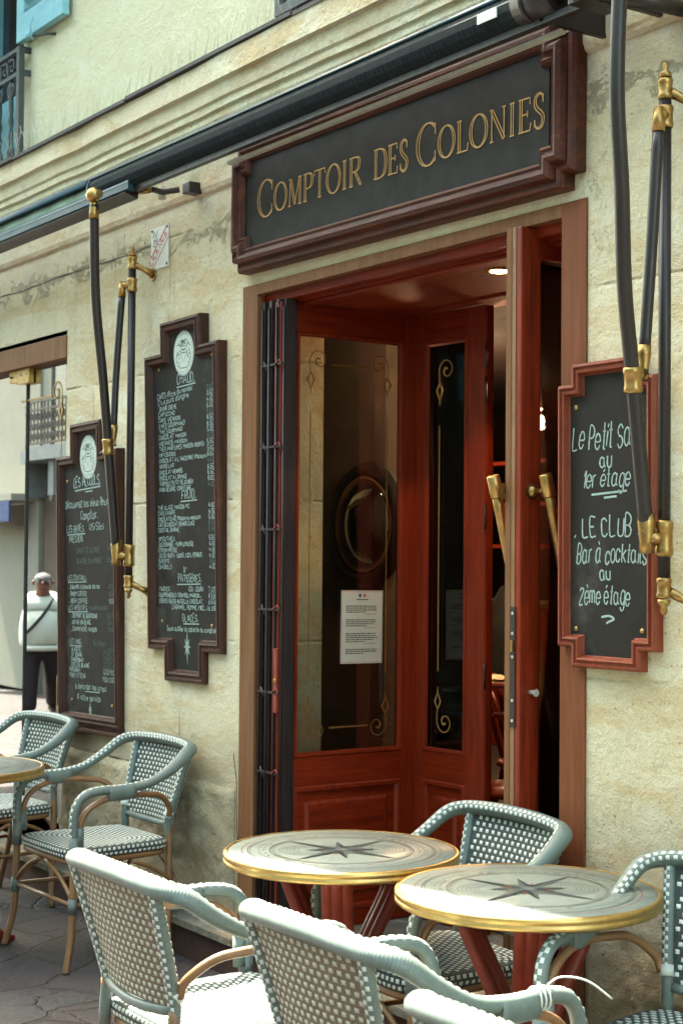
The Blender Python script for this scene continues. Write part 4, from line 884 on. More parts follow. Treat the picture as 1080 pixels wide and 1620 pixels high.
# drinks board on the left
k_ = 1-.028/3.12; cx, cz = -6.647*k_, 1.57+(1.407-1.57)*k_
r1, yy = board('drinks_chalkboard', cx, cz, tpoly(.640, 1.235, .325, .142, False), .05, 'boardwood', 1.3, .014, .036, [(-.235, .50), (-.205, -.515), (.215, -.52)], 'chalk drinks board headed LES ALCOOLS beside the display window', 'chalkboard')
m_ = MB(); 
for z_ in (-.63, -.65): m_.box((-.325, -.045+(z_+.65), z_), (.325, -.001, z_+.018), 'boardwood', bev=.003)
m_.build('bottom_moulding', parent=r1)
T2 = MB(); x0, x1 = -.235, .245
H('LES ALCOOLS.', -.02, .470, .046, align='c', fit=.28, sp=1.0); T2.ribbon([(-.15, .452), (.12, .460)], .006, 'chalk', y=yy); T2.ribbon([(-.04, .442), (.04, .444)], .005, 'chalk', y=yy)
H('Découvrez les vieux Rhums', x0-.02, .375, .034, fit=.48); H('Comptoir.', -.0, .318, .036, fit=.18, align='c')
H('LES BIERES.', x0-.005, .262, .030, fit=.19); T2.ribbon([(x0, .250), (x0+.19, .252)], .005, 'chalk', y=yy); H('(25/50cl)', .0, .266, .028, fit=.15); H('PRESSION.', x0+.02, .215, .028, fit=.15)
H('GRISETTE BLONDE', x0+.1, .165, .022, fit=.24, m='chalkdim'); H('4,50', x1-.06, .17, .022, fit=.06, m='chalkdim'); H('BLANCHE OU AMBREE', x0+.1, .115, .022, fit=.26, m='chalkdim'); H('5,50', x1-.06, .12, .022, fit=.06, m='chalkdim')
H('LES COCKTAILS.', x0+.0, .038, .023, fit=.20); T2.ribbon([(x0, .029), (x0+.20, .031)], .004, 'chalk', y=yy); z = .0
for t, fw_, p in [('. Cubanita à base de thé noir', .33, '8,50'), ('. RHUM COFFEE', .19, '8,50'), ('. IRISH COFFEE', .20, '9,00')]: H(t, x0+.01, z, .020, wd=.0036, fit=fw_); H(p, x1-.05, z, .021, fit=.06, m='chalk' if p[0] == '9' else 'chalkdim'); z -= .033
H('LES APERITIFS.', x0, z, .022, fit=.21); T2.ribbon([(x0, z-.009), (x0+.21, z-.007)], .004, 'chalk', y=yy); H('(coupe/bouteille)', x0+.23, z+.004, .020, fit=.18, m='chalkdim'); z -= .034
for t, fw_, p in [('. CREMANT DE BOURGOGNE', .28, '6/28'), ('. KIR AU VIN BLANC', .21, '5/..'), ('. CHAMPAGNE MAISON', .27, '9/55')]: H(t, x0+.03, z, .019, wd=.0036, fit=fw_); H(p, x1-.06, z+.004, .020, fit=.065, m='chalkdim'); z -= .031
z = -.255; H('LES VINS.', x0+.01, z, .023, fit=.13); T2.ribbon([(x0+.01, z-.01), (x0+.14, z-.008)], .004, 'chalk', y=yy); H('15cl/50cl', .03, z-.002, .020, fit=.12, m='chalkdim'); z -= .034
for t, fw_, p, mm in [('ALIGOTE', .10, '4,50/14', 'chalkdim'), ("ST VERAN", .11, '5,00/16', 'chalkdim'), ('CHARDONNAY', .13, '5,00/15', 'chalkdim'), ('COTE DE BEAUNE', .19, '4,50/14', 'chalkdim')]: H(t, x0+.03, z, .018, wd=.0034, fit=fw_); H(p, x1-.11, z+.002, .019, fit=.13, m=mm); z -= .0235
H('MARSANNAY', x0+.01, z, .019, fit=.11); H('6,50/19,00', x1-.11, z, .020, fit=.12); z -= .026; H('MOREY ST DENIS', x0+.01, z, .019, fit=.17); H('11,00/33,00', x1-.12, z-.006, .020, fit=.13)
H('& demander nos sirops', x0+.07, z-.05, .024, fit=.32); T2.ribbon([(-.06, z-.060), (.09, z-.058)], .004, 'chalk', y=yy); H('A votre service', x0+.09, z-.10, .027, fit=.24); star(T2, -.01, -.552, .045, I4, yy); T2.build('chalk_writing', parent=r1)
m_ = MB(); crestoval(m_, -.005, .600, .088, .100, I4, yy+.0002); m_.build('crest_medallion', parent=r1)
# upstairs club board on the right
k_ = 1-.03/3.12; cx, cz = -3.266*k_, 1.57+(1.691-1.57)*k_
def notchpoly(a, b_, n1, n2): return [(-a+n1, -b_-n2), (a-n1, -b_-n2), (a-n1, -b_), (a, -b_), (a, b_), (a-n1, b_), (a-n1, b_+n2), (-a+n1, b_+n2), (-a+n1, b_), (-a, b_), (-a, -b_), (-a+n1, -b_)]
r3, yy = board('club_chalkboard', cx, cz, notchpoly(.193, .376, .058, .057), .036, 'boardred', .3, .0, .034, [(-.135, .31), (-.135, -.325), (.128, -.322)], 'red-framed chalkboard reading Le Petit Salé and LE CLUB right of the doorway', 'chalkboard')
T2 = MB()
H('Le Petit Salé', -.150, .188, .066, fit=.275, slant=.22, wd=.0052); H('au', -.012, .135, .045, fit=.045, wd=.0058, slant=.1, align='c'); H('1er étage', -.105, .078, .050, fit=.185, wd=.0050, slant=.2); T2.ribbon([(-.07, .057), (.07, .064)], .006, 'chalk', y=yy); T2.ribbon([(-.02, .047), (.03, .050)], .006, 'chalk', y=yy)
H('. LE CLUB .', -.14, -.062, .056, fit=.26, wd=.0056); H('Bar à cocktails', -.130, -.136, .056, fit=.275, slant=.16, wd=.0050); H('au', -.015, -.185, .042, fit=.042, wd=.0056, align='c'); H('2ème étage', -.12, -.252, .050, fit=.20, slant=.12, wd=.0050)
T2.ribbon([tuple(p) for p in cr([(-.03, -.288), (0, -.284), (.02, -.292), (0, -.30), (-.01, -.305)], 4)], .006, 'chalk', y=yy); T2.build('chalk_writing', parent=r3)
# licence plate
m_ = MB(); w_, h = .158, .178; m_.prism([(0, 0), (w_, 0), (w_, h), (0, h)], .003, 'enamel', Matrix.Translation((0, -.003, 0)))
p1, p2 = (0.0, .018), (w_, h-.0); dz_ = .030
m_.face([m_.add([(0, -.0036, .0)])+i*0 for i in range(1)], m_.mat('signred')) if False else None
k = m_.add([(0, -.0036, .002), (.012, -.0036, .0), (w_, -.0036, h-.055), (w_, -.0036, h), (w_-.012, -.0036, h), (0, -.0036, .052)]); m_.face([k+i for i in range(6)], m_.mat('enamel'))
m_.ribbon([(0, .052), (w_-.014, h)], .004, 'signred', y=-.004); m_.ribbon([(.014, .0), (w_, h-.055)], .004, 'signred', y=-.004)
an = math.atan2(h-.05, w_-.01); ML = Matrix.Translation((.012, -.0045, .010))@Matrix.Rotation(-an, 4, 'Y')
write(m_, 'LICENCE', .0, .008, .032, wd=.0065, m='signred', M=ML, fit=.19, smooth=False); write(m_, 'IV', .022, .135, .030, wd=.005, m='signblue', y=-.004, fit=.035, smooth=False); write(m_, '21', .022, .098, .030, wd=.005, m='signblue', y=-.004, fit=.035, smooth=False)
for x, z in ((.01, h-.01), (w_-.012, h-.01), (w_-.014, .012)): m_.lathe([(.006, 0), (.005, .003), (0, .004)], 'lead', 8, Matrix.Translation((x, -.003, z))@Matrix.Rotation(R(90), 4, 'X'))
lp = m_.build('licence_plate'); lp.location = (-6.046, -.001, 2.782); tag(lp, 'small white enamel plate with a red diagonal LICENCE band on the limestone wall', 'sign')
# loose black wire hanging on the left jamb
m_ = MB(); m_.tube(cr([(-5.30, -.008, .80), (-5.285, -.012, .76), (-5.27, -.012, .70), (-5.272, -.01, .62), (-5.262, -.014, .55), (-5.258, -.012, .47)], 6), .0016, 'rubber', 5)
o = m_.build('loose_wire'); tag(o, 'thin black wire curling down the left door jamb', 'wire')
# ------------------------------------------------------------------ rattan bistro armchair (origin on the floor, faces -y)
def pads_tube(mb, pts, r, ang, pitch, w_, l_, m='white_strand', ref=(0, 0, 1), start=0, rv=None, h=.0013):
    """raised stitches along a tube at angle ang (deg) from the ref direction"""
    m = mb.mat(m); P = [Vector(p) for p in pts]; S_ = [0]
    for a, b_ in zip(P, P[1:]): S_.append(S_[-1]+(b_-a).length)
    tot = S_[-1]; d = start; rv = rv or r
    refs = ref if isinstance(ref, list) else None
    RL = r if isinstance(r, list) else [r]*len(P); VL = rv if isinstance(rv, list) else [rv]*len(P)
    def at(s):
        s = min(max(s, 0), tot-1e-6)
        for i in range(len(P)-1):
            if S_[i+1] >= s: break
        t = (s-S_[i])/max(S_[i+1]-S_[i], 1e-9); tg = (P[i+1]-P[i]).normalized(); rf = refs[i].lerp(refs[i+1], t) if refs else Vector(ref)
        nn = rf-tg*rf.dot(tg); nn.normalize(); return P[i].lerp(P[i+1], t), tg, nn, tg.cross(nn), RL[i]*(1-t)+RL[i+1]*t, VL[i]*(1-t)+VL[i+1]*t
    while d < tot-l_:
        ks = []
        for s in (d, d+l_):
            p, tg, nn, bb, r, rv = at(s)
            for da in (-.5, .5):
                a = R(ang)+da*w_/r; q = p+nn*math.cos(a)*rv+bb*math.sin(a)*r; o = (nn*math.cos(a)+bb*math.sin(a)).normalized()
                ks.append((q, o, tg, bb*math.cos(a)-nn*math.sin(a)))
        base_ = [q+o*.0002 for q, o, t, b_ in ks]; c = sum(base_, Vector())/4
        tops = [c.lerp(q, .84)+o*h for (q, o, t, b_) in ks]
        k = mb.add(base_+tops)
        for f in ((0, 1, 5, 4), (1, 3, 7, 5), (3, 2, 6, 7), (2, 0, 4, 6)): mb.face([k+i for i in f], m, True)
        mb.face([k+4, k+5, k+7, k+6], m, True); d += pitch
def pads_surf(mb, f, nu, nv, fu, fv, m='white_strand', h=.0013, shift=.5, off=1, inside=None, skip=None):
    """stitches on a surface f(u,v); fu,fv = fraction of a cell covered"""
    m = mb.mat(m)
    for j in range(nv):
        for i in range(-1, nu+1):
            u0 = (i+(shift*j) % 1)/nu; u1 = u0+fu/nu; v0 = (j+(1-fv)/2)/nv; v1 = v0+fv/nv
            if u0 < .002 or u1 > .998: continue
            q = [f(u0, v0), f(u1, v0), f(u1, v1), f(u0, v1)]
            n = (q[1]-q[0]).cross(q[3]-q[0]).normalized()*off; c = sum(q, Vector())/4
            if inside and not inside(c): continue
            k = mb.add([p+n*.0004 for p in q]+[c.lerp(p, .84)+n*h for p in q])
            for a in ((0, 1, 5, 4), (1, 2, 6, 5), (2, 3, 7, 6), (3, 0, 4, 7), (4, 5, 6, 7)): mb.face([k+x for x in a][::off], m, True)
def sheet(mb, f, nu, nv, m, su=1, sv=1, flip=False, off=0):
    m = mb.mat(m); k = len(mb.v)
    for i in range(nu+1):
        for j in range(nv+1):
            u, v = i/nu, j/nv; p = f(u, v)
            if off:
                e = 1e-3; du = f(min(u+e, 1), v)-f(max(u-e, 0), v); dv = f(u, min(v+e, 1))-f(u, max(v-e, 0)); p = p+du.cross(dv).normalized()*off
            mb.v.append(tuple(p))
    for i in range(nu):
        for j in range(nv):
            q = [k+i*(nv+1)+j, k+(i+1)*(nv+1)+j, k+(i+1)*(nv+1)+j+1, k+i*(nv+1)+j+1]; uvs = [(i/nu*su, j/nv*sv), ((i+1)/nu*su, j/nv*sv), ((i+1)/nu*su, (j+1)/nv*sv), (i/nu*su, (j+1)/nv*sv)]
            if flip: q, uvs = q[::-1], uvs[::-1]
            mb.face(q, m, True, uvs)
HALF = [(.250, -.228, .44), (.250, -.230, .56), (.252, -.222, .612), (.256, -.190, .652), (.262, -.13, .667), (.270, -.02, .669), (.280, .08, .686), (.284, .17, .734), (.272, .245, .790), (.235, .285, .806), (.17, .300, .812), (.08, .306, .816), (0, .308, .817)]
def rail_path():
    h = [Vector(p) for p in HALF]; full = h+[Vector((-p.x, p.y, p.z)) for p in h[-2::-1]]; return cr(full, 6)
def backf(u, v):
    """woven back, u left-right, v bottom-top"""
    wtop, wbot = .205, .165; hw = wbot+(wtop-wbot)*v; x = (2*u-1)*hw; z = .505+.300*v; y = .218+.082*v**1.1; y += .022*(1-(2*u-1)**2)*(1-.3*v)+.0; return Vector((x, y, z))
def seatf(u, v):
    """u left-right, v front-back, rounded square, slightly dished"""
    x = (2*u-1); y = (2*v-1); hw = .232-.022*v; xx = x*hw; yy = -.235+.445*v
    r_ = max(abs(x), abs(y)); rr = (abs(x)**7+abs(y)**7)**(1/7); k = r_/rr if rr > 0 else 1
    return Vector((xx*k, -.012+(yy+.012)*k, .452-.006*(1-x*x)*(1-y*y)*2.0-.006*r_**8))
def make_chair():
    t = empty('bistro_armchair')
    RP = rail_path(); n = len(RP)
    # rail with arms: thick wrapped cane, taller at the back
    a = MB(); rr, rv = [], []
    for p in RP:
        k = min(1, max(0, (p.y-.10)/.15)); rr.append(.0170+.004*k); rv.append(.0170+.009*k)
    mid = [p-Vector((0, 0, .006*min(1, max(0, (p.y-.10)/.15)))) for p in RP]
    refs = []
    for p in RP: refs.append(Vector((0, 0, 1)) if p.z > .66 else Vector((0, -1, .3)))
    # front leg part of the rail is vertical: use outward reference blending
    def blend(p):
        k = min(1, max(0, (p.z-.58)/.1)); return (Vector((0, -1, 0))*(1-k)+Vector((0, 0, 1))*k).normalized()
    def blend2(p):
        kb = min(1, max(0, (p.y-.02)/.2)); inw = Vector((-p.x, -(p.y+.02), 0)).normalized(); b0 = blend(p)
        return (b0*(1-.5*kb)+inw*(.25*(p.z > .64)+.65*kb)).normalized()
    refs = [blend2(p) for p in RP]
    a.mats = []; mi = a.mat('wrap'); L = 0; prev = None; seg = 16; rings = []
    for i, p in enumerate(mid):
        tg = (mid[min(i+1, n-1)]-mid[max(i-1, 0)]).normalized(); nn = refs[i]-tg*refs[i].dot(tg); nn.normalize(); bb = tg.cross(nn)
        if i: L += (p-mid[i-1]).length
        rings.append((a.add([p+nn*math.cos(2*math.pi*j/seg)*rv[i]+bb*math.sin(2*math.pi*j/seg)*rr[i] for j in range(seg)]), L))
    for (k0, l0), (k1, l1) in zip(rings, rings[1:]):
        for j in range(seg): j2 = (j+1) % seg; a.face([k0+j, k0+j2, k1+j2, k1+j], mi, True, [(l0, j/seg), (l0, (j+1)/seg), (l1, (j+1)/seg), (l1, j/seg)])
    # stitches: two staggered rows on the inner/upper side
    for s_ in (0, 1):
        pads_tube(a, mid, [x+.0004 for x in rr], 18 if s_ else -18, .0235, .0098, .0120, ref=refs, start=.012*s_, rv=[x+.0004 for x in rv])
    # mirrored side of the arch
    a.build('arm_rail', parent=t)
    # front legs
    for s_ in (1, -1):
        m_ = MB(); P = cr([(s_*.250, -.228, .46), (s_*.250, -.230, .36), (s_*.251, -.232, .22), (s_*.256, -.240, .12), (s_*.266, -.256, .05), (s_*.274, -.268, .0)], 5)
        m_.tube(P, .0138, 'rattan', 12); m_.tube([P[-1]+Vector((0, 0, .006)), P[-1]], .015, 'rubber', 12)
        lg = m_.build('leg', parent=t)
        m_ = MB(); m_.tube([(s_*.250, -.229, .40), (s_*.250, -.229, .50)], .0205, 'wrap', 14); m_.tube([(s_*.246, -.206, .455), (s_*.249, -.206, .535)], .0175, 'wrap', 12); m_.build('binding', parent=lg)
        m_ = MB(); m_.tube([(s_*.2515, -.233, .215), (s_*.2505, -.232, .27)], .0172, 'wrap', 12); m_.build('binding', parent=lg)
        # back posts run up to the rail and down to the floor
        m_ = MB(); P = cr([(s_*.262, .175, .0), (s_*.240, .186, .10), (s_*.208, .204, .24), (s_*.188, .218, .40), (s_*.178, .222, .50)], 5)
        m_.tube(P, .0138, 'rattan', 12); m_.tube([P[0], P[0]+Vector((0, 0, .006))], .015, 'rubber', 12); m_.build('leg', parent=t)
        m_ = MB(); P = [backf(0 if s_ < 0 else 1, v)+Vector((s_*.012, .0, 0)) for v in [i/10 for i in range(11)]]; P = [Vector((s_*.186, .222, .38)), Vector((s_*.180, .222, .45))]+P
        P = cr(P, 2); m_.tube(P, .0155, 'wrap', 14, ref=(0, 1, 0))
        for k_, an in enumerate((-38, 2, 40)):
            pads_tube(m_, P[4:], .0160, an, .0215, .0088, .0105, ref=(0, 1, 0), start=.0107*(k_ % 2))
        for k_, an in enumerate((165, 195)): pads_tube(m_, P[6:], .0160, an, .0215, .0088, .0105, ref=(0, 1, 0), start=.0107*(k_ % 2))
        m_.tube([P[4]+Vector((0, -.004, .02)), P[7]+Vector((0, -.004, .0))], .0185, 'white_strand', 10)
        m_.build('back_post', parent=t)
        # bent cane under the arm
        m_ = MB(); P = cr([(s_*.249, -.204, .47), (s_*.250, -.200, .555), (s_*.254, -.165, .605), (s_*.259, -.10, .633), (s_*.263, -.03, .643), (s_*.257, .06, .638), (s_*.238, .145, .625), (s_*.205, .205, .575), (s_*.192, .214, .535)], 5)
        m_.tube(P, .0115, 'rattan', 12); m_.build('arm_support', parent=t)
        m_ = MB(); Q = [Vector(p)-Vector((0, 0, .013)) for p in RP if (p.x*s_ > 0 and -.105 < p.y < .015 and p.z > .59)]
        if s_ < 0: Q = Q[::-1]
        m_.tube(Q, .0205, 'wrap', 14, ref=(0, 0, 1), rv=.0305); m_.build('arm_binding', parent=t)
    # woven back
    m_ = MB(); nu, nv = 15, 17
    sheet(m_, backf, 30, 30, 'weave', .40, .30, off=-.0 if False else .0); 
    sheet(m_, lambda u, v: backf(u, v)+Vector((0, .005, 0)), 30, 30, 'weaveback', .40, .30, flip=True)
    pads_surf(m_, backf, nu, nv, .46, .60, 'white_strand', .0016, 1/3, 1)
    pads_surf(m_, lambda u, v: backf(u, v)+Vector((0, .005, 0)), nu, nv, .50, .60, 'white_back', .0016, 1/3, -1)
    m_.build('woven_back', parent=t)
    m_ = MB(); P = [backf(u, 0)+Vector((0, 0.002, -.006-.010*(1-(2*u-1)**2))) for u in [i/14 for i in range(15)]]; m_.tube(P, .0125, 'wrap', 12, ref=(0, 0, 1)); m_.build('back_crossbar', parent=t)
    # seat
    m_ = MB(); sheet(m_, seatf, 34, 34, 'weave', .46, .46)
    pads_surf(m_, seatf, 17, 26, .56, .52, 'white_strand', .0014, .5, 1)
    edge = []
    for i in range(34): edge.append(seatf(i/34, 0))
    for i in range(34): edge.append(seatf(1, i/34))
    for i in range(34): edge.append(seatf(1-i/34, 1))
    for i in range(34): edge.append(seatf(0, 1-i/34))
    k = len(m_.v); N = len(edge); mi = m_.mat('weave'); cen = Vector((0, -.01, .45))
    lay = [(0, 0), (.006, -.004), (.009, -.014), (.008, -.028), (.002, -.038), (-.01, -.042)]
    for o_, dz in lay:
        for p in edge: d = Vector((p.x-cen.x, p.y-cen.y, 0)).normalized(); m_.v.append(tuple(p+d*o_+Vector((0, 0, dz))))
    for a_ in range(len(lay)-1):
        for i in range(N):
            j = (i+1) % N; m_.face([k+a_*N+i, k+(a_+1)*N+i, k+(a_+1)*N+j, k+a_*N+j], mi, True, [(i*.0135, a_*.009), (i*.0135, a_*.009+.009), (i*.0135+.0135, a_*.009+.009), (i*.0135+.0135, a_*.009)])
    # double row of stitches round the seat edge
    mi = m_.mat('white_strand'); S_ = [0]
    for i in range(N): S_.append(S_[-1]+(edge[(i+1) % N]-edge[i]).length)
    def eat(s):
        s %= S_[-1]
        for i in range(N):
            if S_[i+1] >= s: break
        p = edge[i].lerp(edge[(i+1) % N], (s-S_[i])/max(1e-9, S_[i+1]-S_[i])); d = Vector((p.x-cen.x, p.y-cen.y, 0)).normalized(); return p, d
    for row, (za, zb, oa, ob) in enumerate(((-.003, -.0135, .0062, .0096), (-.0215, -.032, .0093, .0065))):
        s = .008*row
        while s < S_[-1]-.01:
            (p0, d0), (p1, d1) = eat(s), eat(s+.0115); B_ = [p0+d0*(oa+.0003)+Vector((0, 0, za)), p1+d1*(oa+.0003)+Vector((0, 0, za)), p1+d1*(ob+.0003)+Vector((0, 0, zb)), p0+d0*(ob+.0003)+Vector((0, 0, zb))]
            c = sum(B_, Vector())/4; k = m_.add(B_+[c.lerp(q, .75)+d0*.0022 for q in B_])
            for a_ in ((0, 1, 5, 4), (1, 2, 6, 5), (2, 3, 7, 6), (3, 0, 4, 7), (4, 5, 6, 7)): m_.face([k+x for x in a_][::-1], mi, True)
            s += .0205
    m_.build('woven_seat', parent=t)
    # cane frame under the seat and bowed braces
    m_ = MB(); P = [Vector((p.x*.965, -.01+(p.y+.01)*.965, .398)) for p in edge]; m_.tube(P[::3], .013, 'rattan', 10, closed=True, ref=(0, 0, 1)); m_.build('seat_frame', parent=t)
    m_ = MB(); c4 = [(.250, -.232), (.212, .242), (-.212, .242), (-.250, -.232)]
    for i in range(4):
        (xa, ya), (xb, yb) = c4[i], c4[(i+1) % 4]; m_.tube([(xa, ya, .245), (xb, yb, .245)], .0085, 'rattan', 10)
        mx, my = (xa+xb)/2, (ya+yb)/2
        for (xe, ye) in ((xa, ya), (xb, yb)):
            m_.tube(cr([(xe, ye, .25), (xe+(mx-xe)*.12, ye+(my-ye)*.12, .285), (xe+(mx-xe)*.5, ye+(my-ye)*.5, .345), (mx+(xe-mx)*.1, my+(ye-my)*.1, .382)], 4), .0085, 'rattan', 10)
    m_.build('brace', parent=t)
    return t
chair = make_chair()
CH = [  # x, y, rotation, label
 (-5.755, -.362, 2, 'empty rattan armchair against the stone wall below the two menu boards, between two tables'),
 (-6.78, -.40, 4, 'leftmost rattan armchair, in front of the display window behind the small table'),
 (-3.47, -1.12, 180, 'sunlit rattan armchair left of the other two in front, seen from behind'),
 (-2.73, -1.05, 180, 'sunlit rattan armchair in the middle foreground with a white cable tie on its arm'),
 (-1.95, -1.18, 180, 'rattan armchair at the very bottom of the photo, only its rail and arm showing'),
 (-3.585, -.362, -3, 'shaded rattan armchair standing in the doorway behind the two round tables'),
 (-2.60, -.372, 14, 'shaded rattan armchair at the right edge below the red-framed chalkboard'),
]
for i, (x, y, a, lb) in enumerate(CH):
    o = chair if i == 0 else copy_tree(chair)
    o.location = (x, y, 0); o.rotation_euler = (0, 0, R(a)); tag(o, lb, 'armchair', 'rattan bistro armchairs on the terrace'); CH[i] = o
m_ = MB(); m_.box((.0, .232, .385), (.045, .238, .415), 'enamel', bev=.001); m_.build('maker_label', parent=CH[2])
# cable tie on the middle front chair
m_ = MB(); c = Matrix.Rotation(R(180), 4, 'Z'); 
for k_ in range(3): m_.tube([(-.262+.023*math.cos(a), -.12+.012*k_, .664+.025*math.sin(a)) for a in [2*math.pi*i/14 for i in range(15)]], .0022, 'white_strand', 6)
m_.tube(cr([(-.262, -.13, .689), (-.272, -.16, .703), (-.295, -.21, .693), (-.315, -.262, .653)], 5), .0020, 'white_strand', 6); m_.build('cable_tie', parent=CH[3])

# ------------------------------------------------------------------ round bistro tables
TZ = .73
def make_table():
    t = empty('bistro_table'); r = .336
    m_ = MB(); m_.lathe([(0, TZ-.002), (r-.012, TZ-.002), (r-.010, TZ-.030), (0, TZ-.030)][::-1], 'marble', 72); tp = m_.build('table_top', parent=t)
    m_ = MB(); m_.lathe([(r-.012, TZ-.034), (r-.004, TZ-.034), (r+.001, TZ-.030), (r+.001, TZ-.022), (r-.0015, TZ-.0195), (r-.0015, TZ-.0165), (r+.001, TZ-.014), (r+.001, TZ-.006), (r-.003, TZ-.0005), (r-.010, TZ), (r-.013, TZ-.0015)], 'rimbrass', 96, cap=False); m_.build('brass_rim', parent=t)
    # printed compass rose: thin sheets on the marble, in the xy plane
    m_ = MB(); MX = Matrix.Translation((0, 0, TZ-.0008))@Matrix.Rotation(R(-90), 4, 'X')   # x,z -> x,y plane
    def ring(rad, w_, mm, y=0, a0=0, a1=360, sy=1): 
        n = 72; m_.ribbon([(rad*math.cos(R(a0+(a1-a0)*i/n)), rad*sy*math.sin(R(a0+(a1-a0)*i/n))) for i in range(n+1)], w_, mm, MX, y=y)
    rnd = random.Random(2)
    for rad, w_, mm in ((.268, .0022, 'print_line'), (.262, .0015, 'print_line'), (.236, .0014, 'print_pale'), (.205, .004, 'print_pale'), (.198, .0016, 'print_line'), (.192, .0012, 'print_tan'), (.285, .0014, 'print_red')): ring(rad, w_, mm, 0)
    for i in range(64):
        a = 2*math.pi*i/64; r0, r1 = .241, .241+(.014 if i % 4 == 0 else .006); m_.ribbon([(r0*math.cos(a), r0*math.sin(a)), (r1*math.cos(a), r1*math.sin(a))], .0016, 'print_line', MX)
    for i in range(46):
        if rnd.random() < .45: continue
        a = 2*math.pi*i/46; rr_ = .222; da = rnd.uniform(.02, .07); m_.ribbon([(rr_*math.cos(a), rr_*math.sin(a)), (rr_*math.cos(a+da), rr_*math.sin(a+da)), (rr_*1.02*math.cos(a+da*1.3), rr_*1.02*math.sin(a+da*1.3))], rnd.uniform(.002, .005), rnd.choice(['print_line', 'print_mid', 'print_line', 'print_red', 'print_tan']), MX)
    # hemispheres either side
    for s_ in (-1, 1):
        for k_ in range(6): rr_ = .075-.011*k_; n = 30; m_.ribbon([(s_*.105+rr_*math.cos(2*math.pi*i/n), .075*math.sin(2*math.pi*i/n)*(.35+.65*(1-k_/6))) for i in range(n+1)], .0012, 'print_line', MX)
        n = 30; P = [(s_*.105+.074*math.cos(2*math.pi*i/n), .074*math.sin(2*math.pi*i/n)) for i in range(n)]; k = m_.add([MX@Vector((x, .0002, z)) for x, z in P]); m_.face([k+i for i in range(n)][::-1], m_.mat('print_pale')) if k_ < 0 else None
    def pt(a, L, w_, mm1, mm2, y):
        c, s_ = math.cos(a), math.sin(a); A_ = (0, 0); Bp = (L*c, L*s_); Lp = (w_*math.cos(a+.8), w_*math.sin(a+.8)); Rp = (w_*math.cos(a-.8), w_*math.sin(a-.8))
        for P, mm in (((A_, Lp, Bp), mm1), ((A_, Bp, Rp), mm2)):
            k = m_.add([MX@Vector((x, y, z)) for x, z in P]); m_.face([k, k+1, k+2], m_.mat(mm))
    for i in range(8): pt(R(22.5+45*i), .075, .018, 'print_red' if i % 2 else 'print_tan', 'print_pale', -.0003)
    for i in range(4): pt(R(45+90*i), .205, .026, 'print_dark', 'print_mid', -.0006)
    for i in range(4): pt(R(90*i), .125 if i % 2 else .11,   .026, 'print_mid', 'print_dark', -.0009)
    n = 20; P = [(.018*math.cos(2*math.pi*i/n), .018*math.sin(2*math.pi*i/n)) for i in range(n)]; k = m_.add([MX@Vector((x, -.0012, z)) for x, z in P]); m_.face([k+i for i in range(n)][::-1], m_.mat('print_pale'))
    m_.build('compass_print', parent=tp)
    # base: three pairs of fluted cast struts pinched at a collar
    for i in range(3):
        a = R(20+120*i); c, s_ = math.cos(a), math.sin(a); m_ = MB()
        for off in (-.026, 0, .026):
            P = cr([(.205, TZ-.036), (.150, .58), (.085, .46), (.052, .36), (.062, .26), (.125, .13), (.205, .04), (.262, .014)], 5)
            m_.tube([(p.x*c-off*s_, p.x*s_+off*c, p.y) for p in P], [.0185 if off else .022]*len(P), 'castred', 10)
        m_.box((.225, -.042, 0), (.285, .042, .022), 'castred', Matrix.Rotation(a, 4, 'Z'), bev=.006); m_.build('leg', parent=t)
    m_ = MB(); m_.lathe([(.0, .31), (.072, .31), (.082, .33), (.074, .345), (.074, .375), (.082, .39), (.072, .41), (0, .41)][::-1], 'castred', 24); m_.lathe([(.0, TZ-.047), (.225, TZ-.047), (.225, TZ-.036), (0, TZ-.036)][::-1], 'castred', 32); m_.build('collar', parent=t)
    return t
tb = make_table()
for i, (x, y, a, lb) in enumerate([(-3.745, -.562, 0, 'round marble-topped bistro table before the doorway, left of the other one, compass star on top'), (-3.058, -.460, 0, 'round marble-topped bistro table in the right foreground with compass star and brass rim'), (-6.0, -.85, 30, 'round bistro table cut by the left edge, beside the leftmost armchair')]):
    o = tb if i == 0 else copy_tree(tb); o.location = (x, y, 0); o.rotation_euler = (0, 0, R(a+62)); tag(o, lb, 'table', 'round bistro tables on the terrace')

# ------------------------------------------------------------------ seen inside: table, bentwood chairs, pendants
def make_bent():
    t = empty('bentwood_chair'); m_ = MB(); m_.lathe([(0, .455), (.19, .455), (.205, .445), (.205, .43), (.19, .42), (0, .42)][::-1], 'redwood', 32); m_.build('seat', parent=t)
    for sx in (-1, 1):
        m_ = MB(); m_.tube(cr([(sx*.14, -.14, .43), (sx*.16, -.17, .2), (sx*.19, -.20, 0)], 4), .014, 'redwood', 10); m_.build('leg', parent=t)
        m_ = MB(); m_.tube(cr([(sx*.15, .14, .43), (sx*.17, .19, .2), (sx*.2, .24, 0)], 4), .014, 'redwood', 10); m_.build('leg', parent=t)
    m_ = MB(); m_.tube(cr([(.16, .14, .42), (.19, .19, .62), (.17, .23, .82), (0, .25, .90), (-.17, .23, .82), (-.19, .19, .62), (-.16, .14, .42)], 6), .014, 'redwood', 10); m_.tube(cr([(.10, .15, .44), (.11, .2, .62), (.08, .23, .74), (0, .24, .78), (-.08, .23, .74), (-.11, .2, .62), (-.10, .15, .44)], 6), .011, 'redwood', 10); m_.build('backrest', parent=t)
    m_ = MB(); m_.tube([(.13*math.cos(2*math.pi*i/20), .13*math.sin(2*math.pi*i/20), .25) for i in range(20)], .009, 'redwood', 8, closed=True); m_.build('stretcher', parent=t); return t
bc = make_bent()
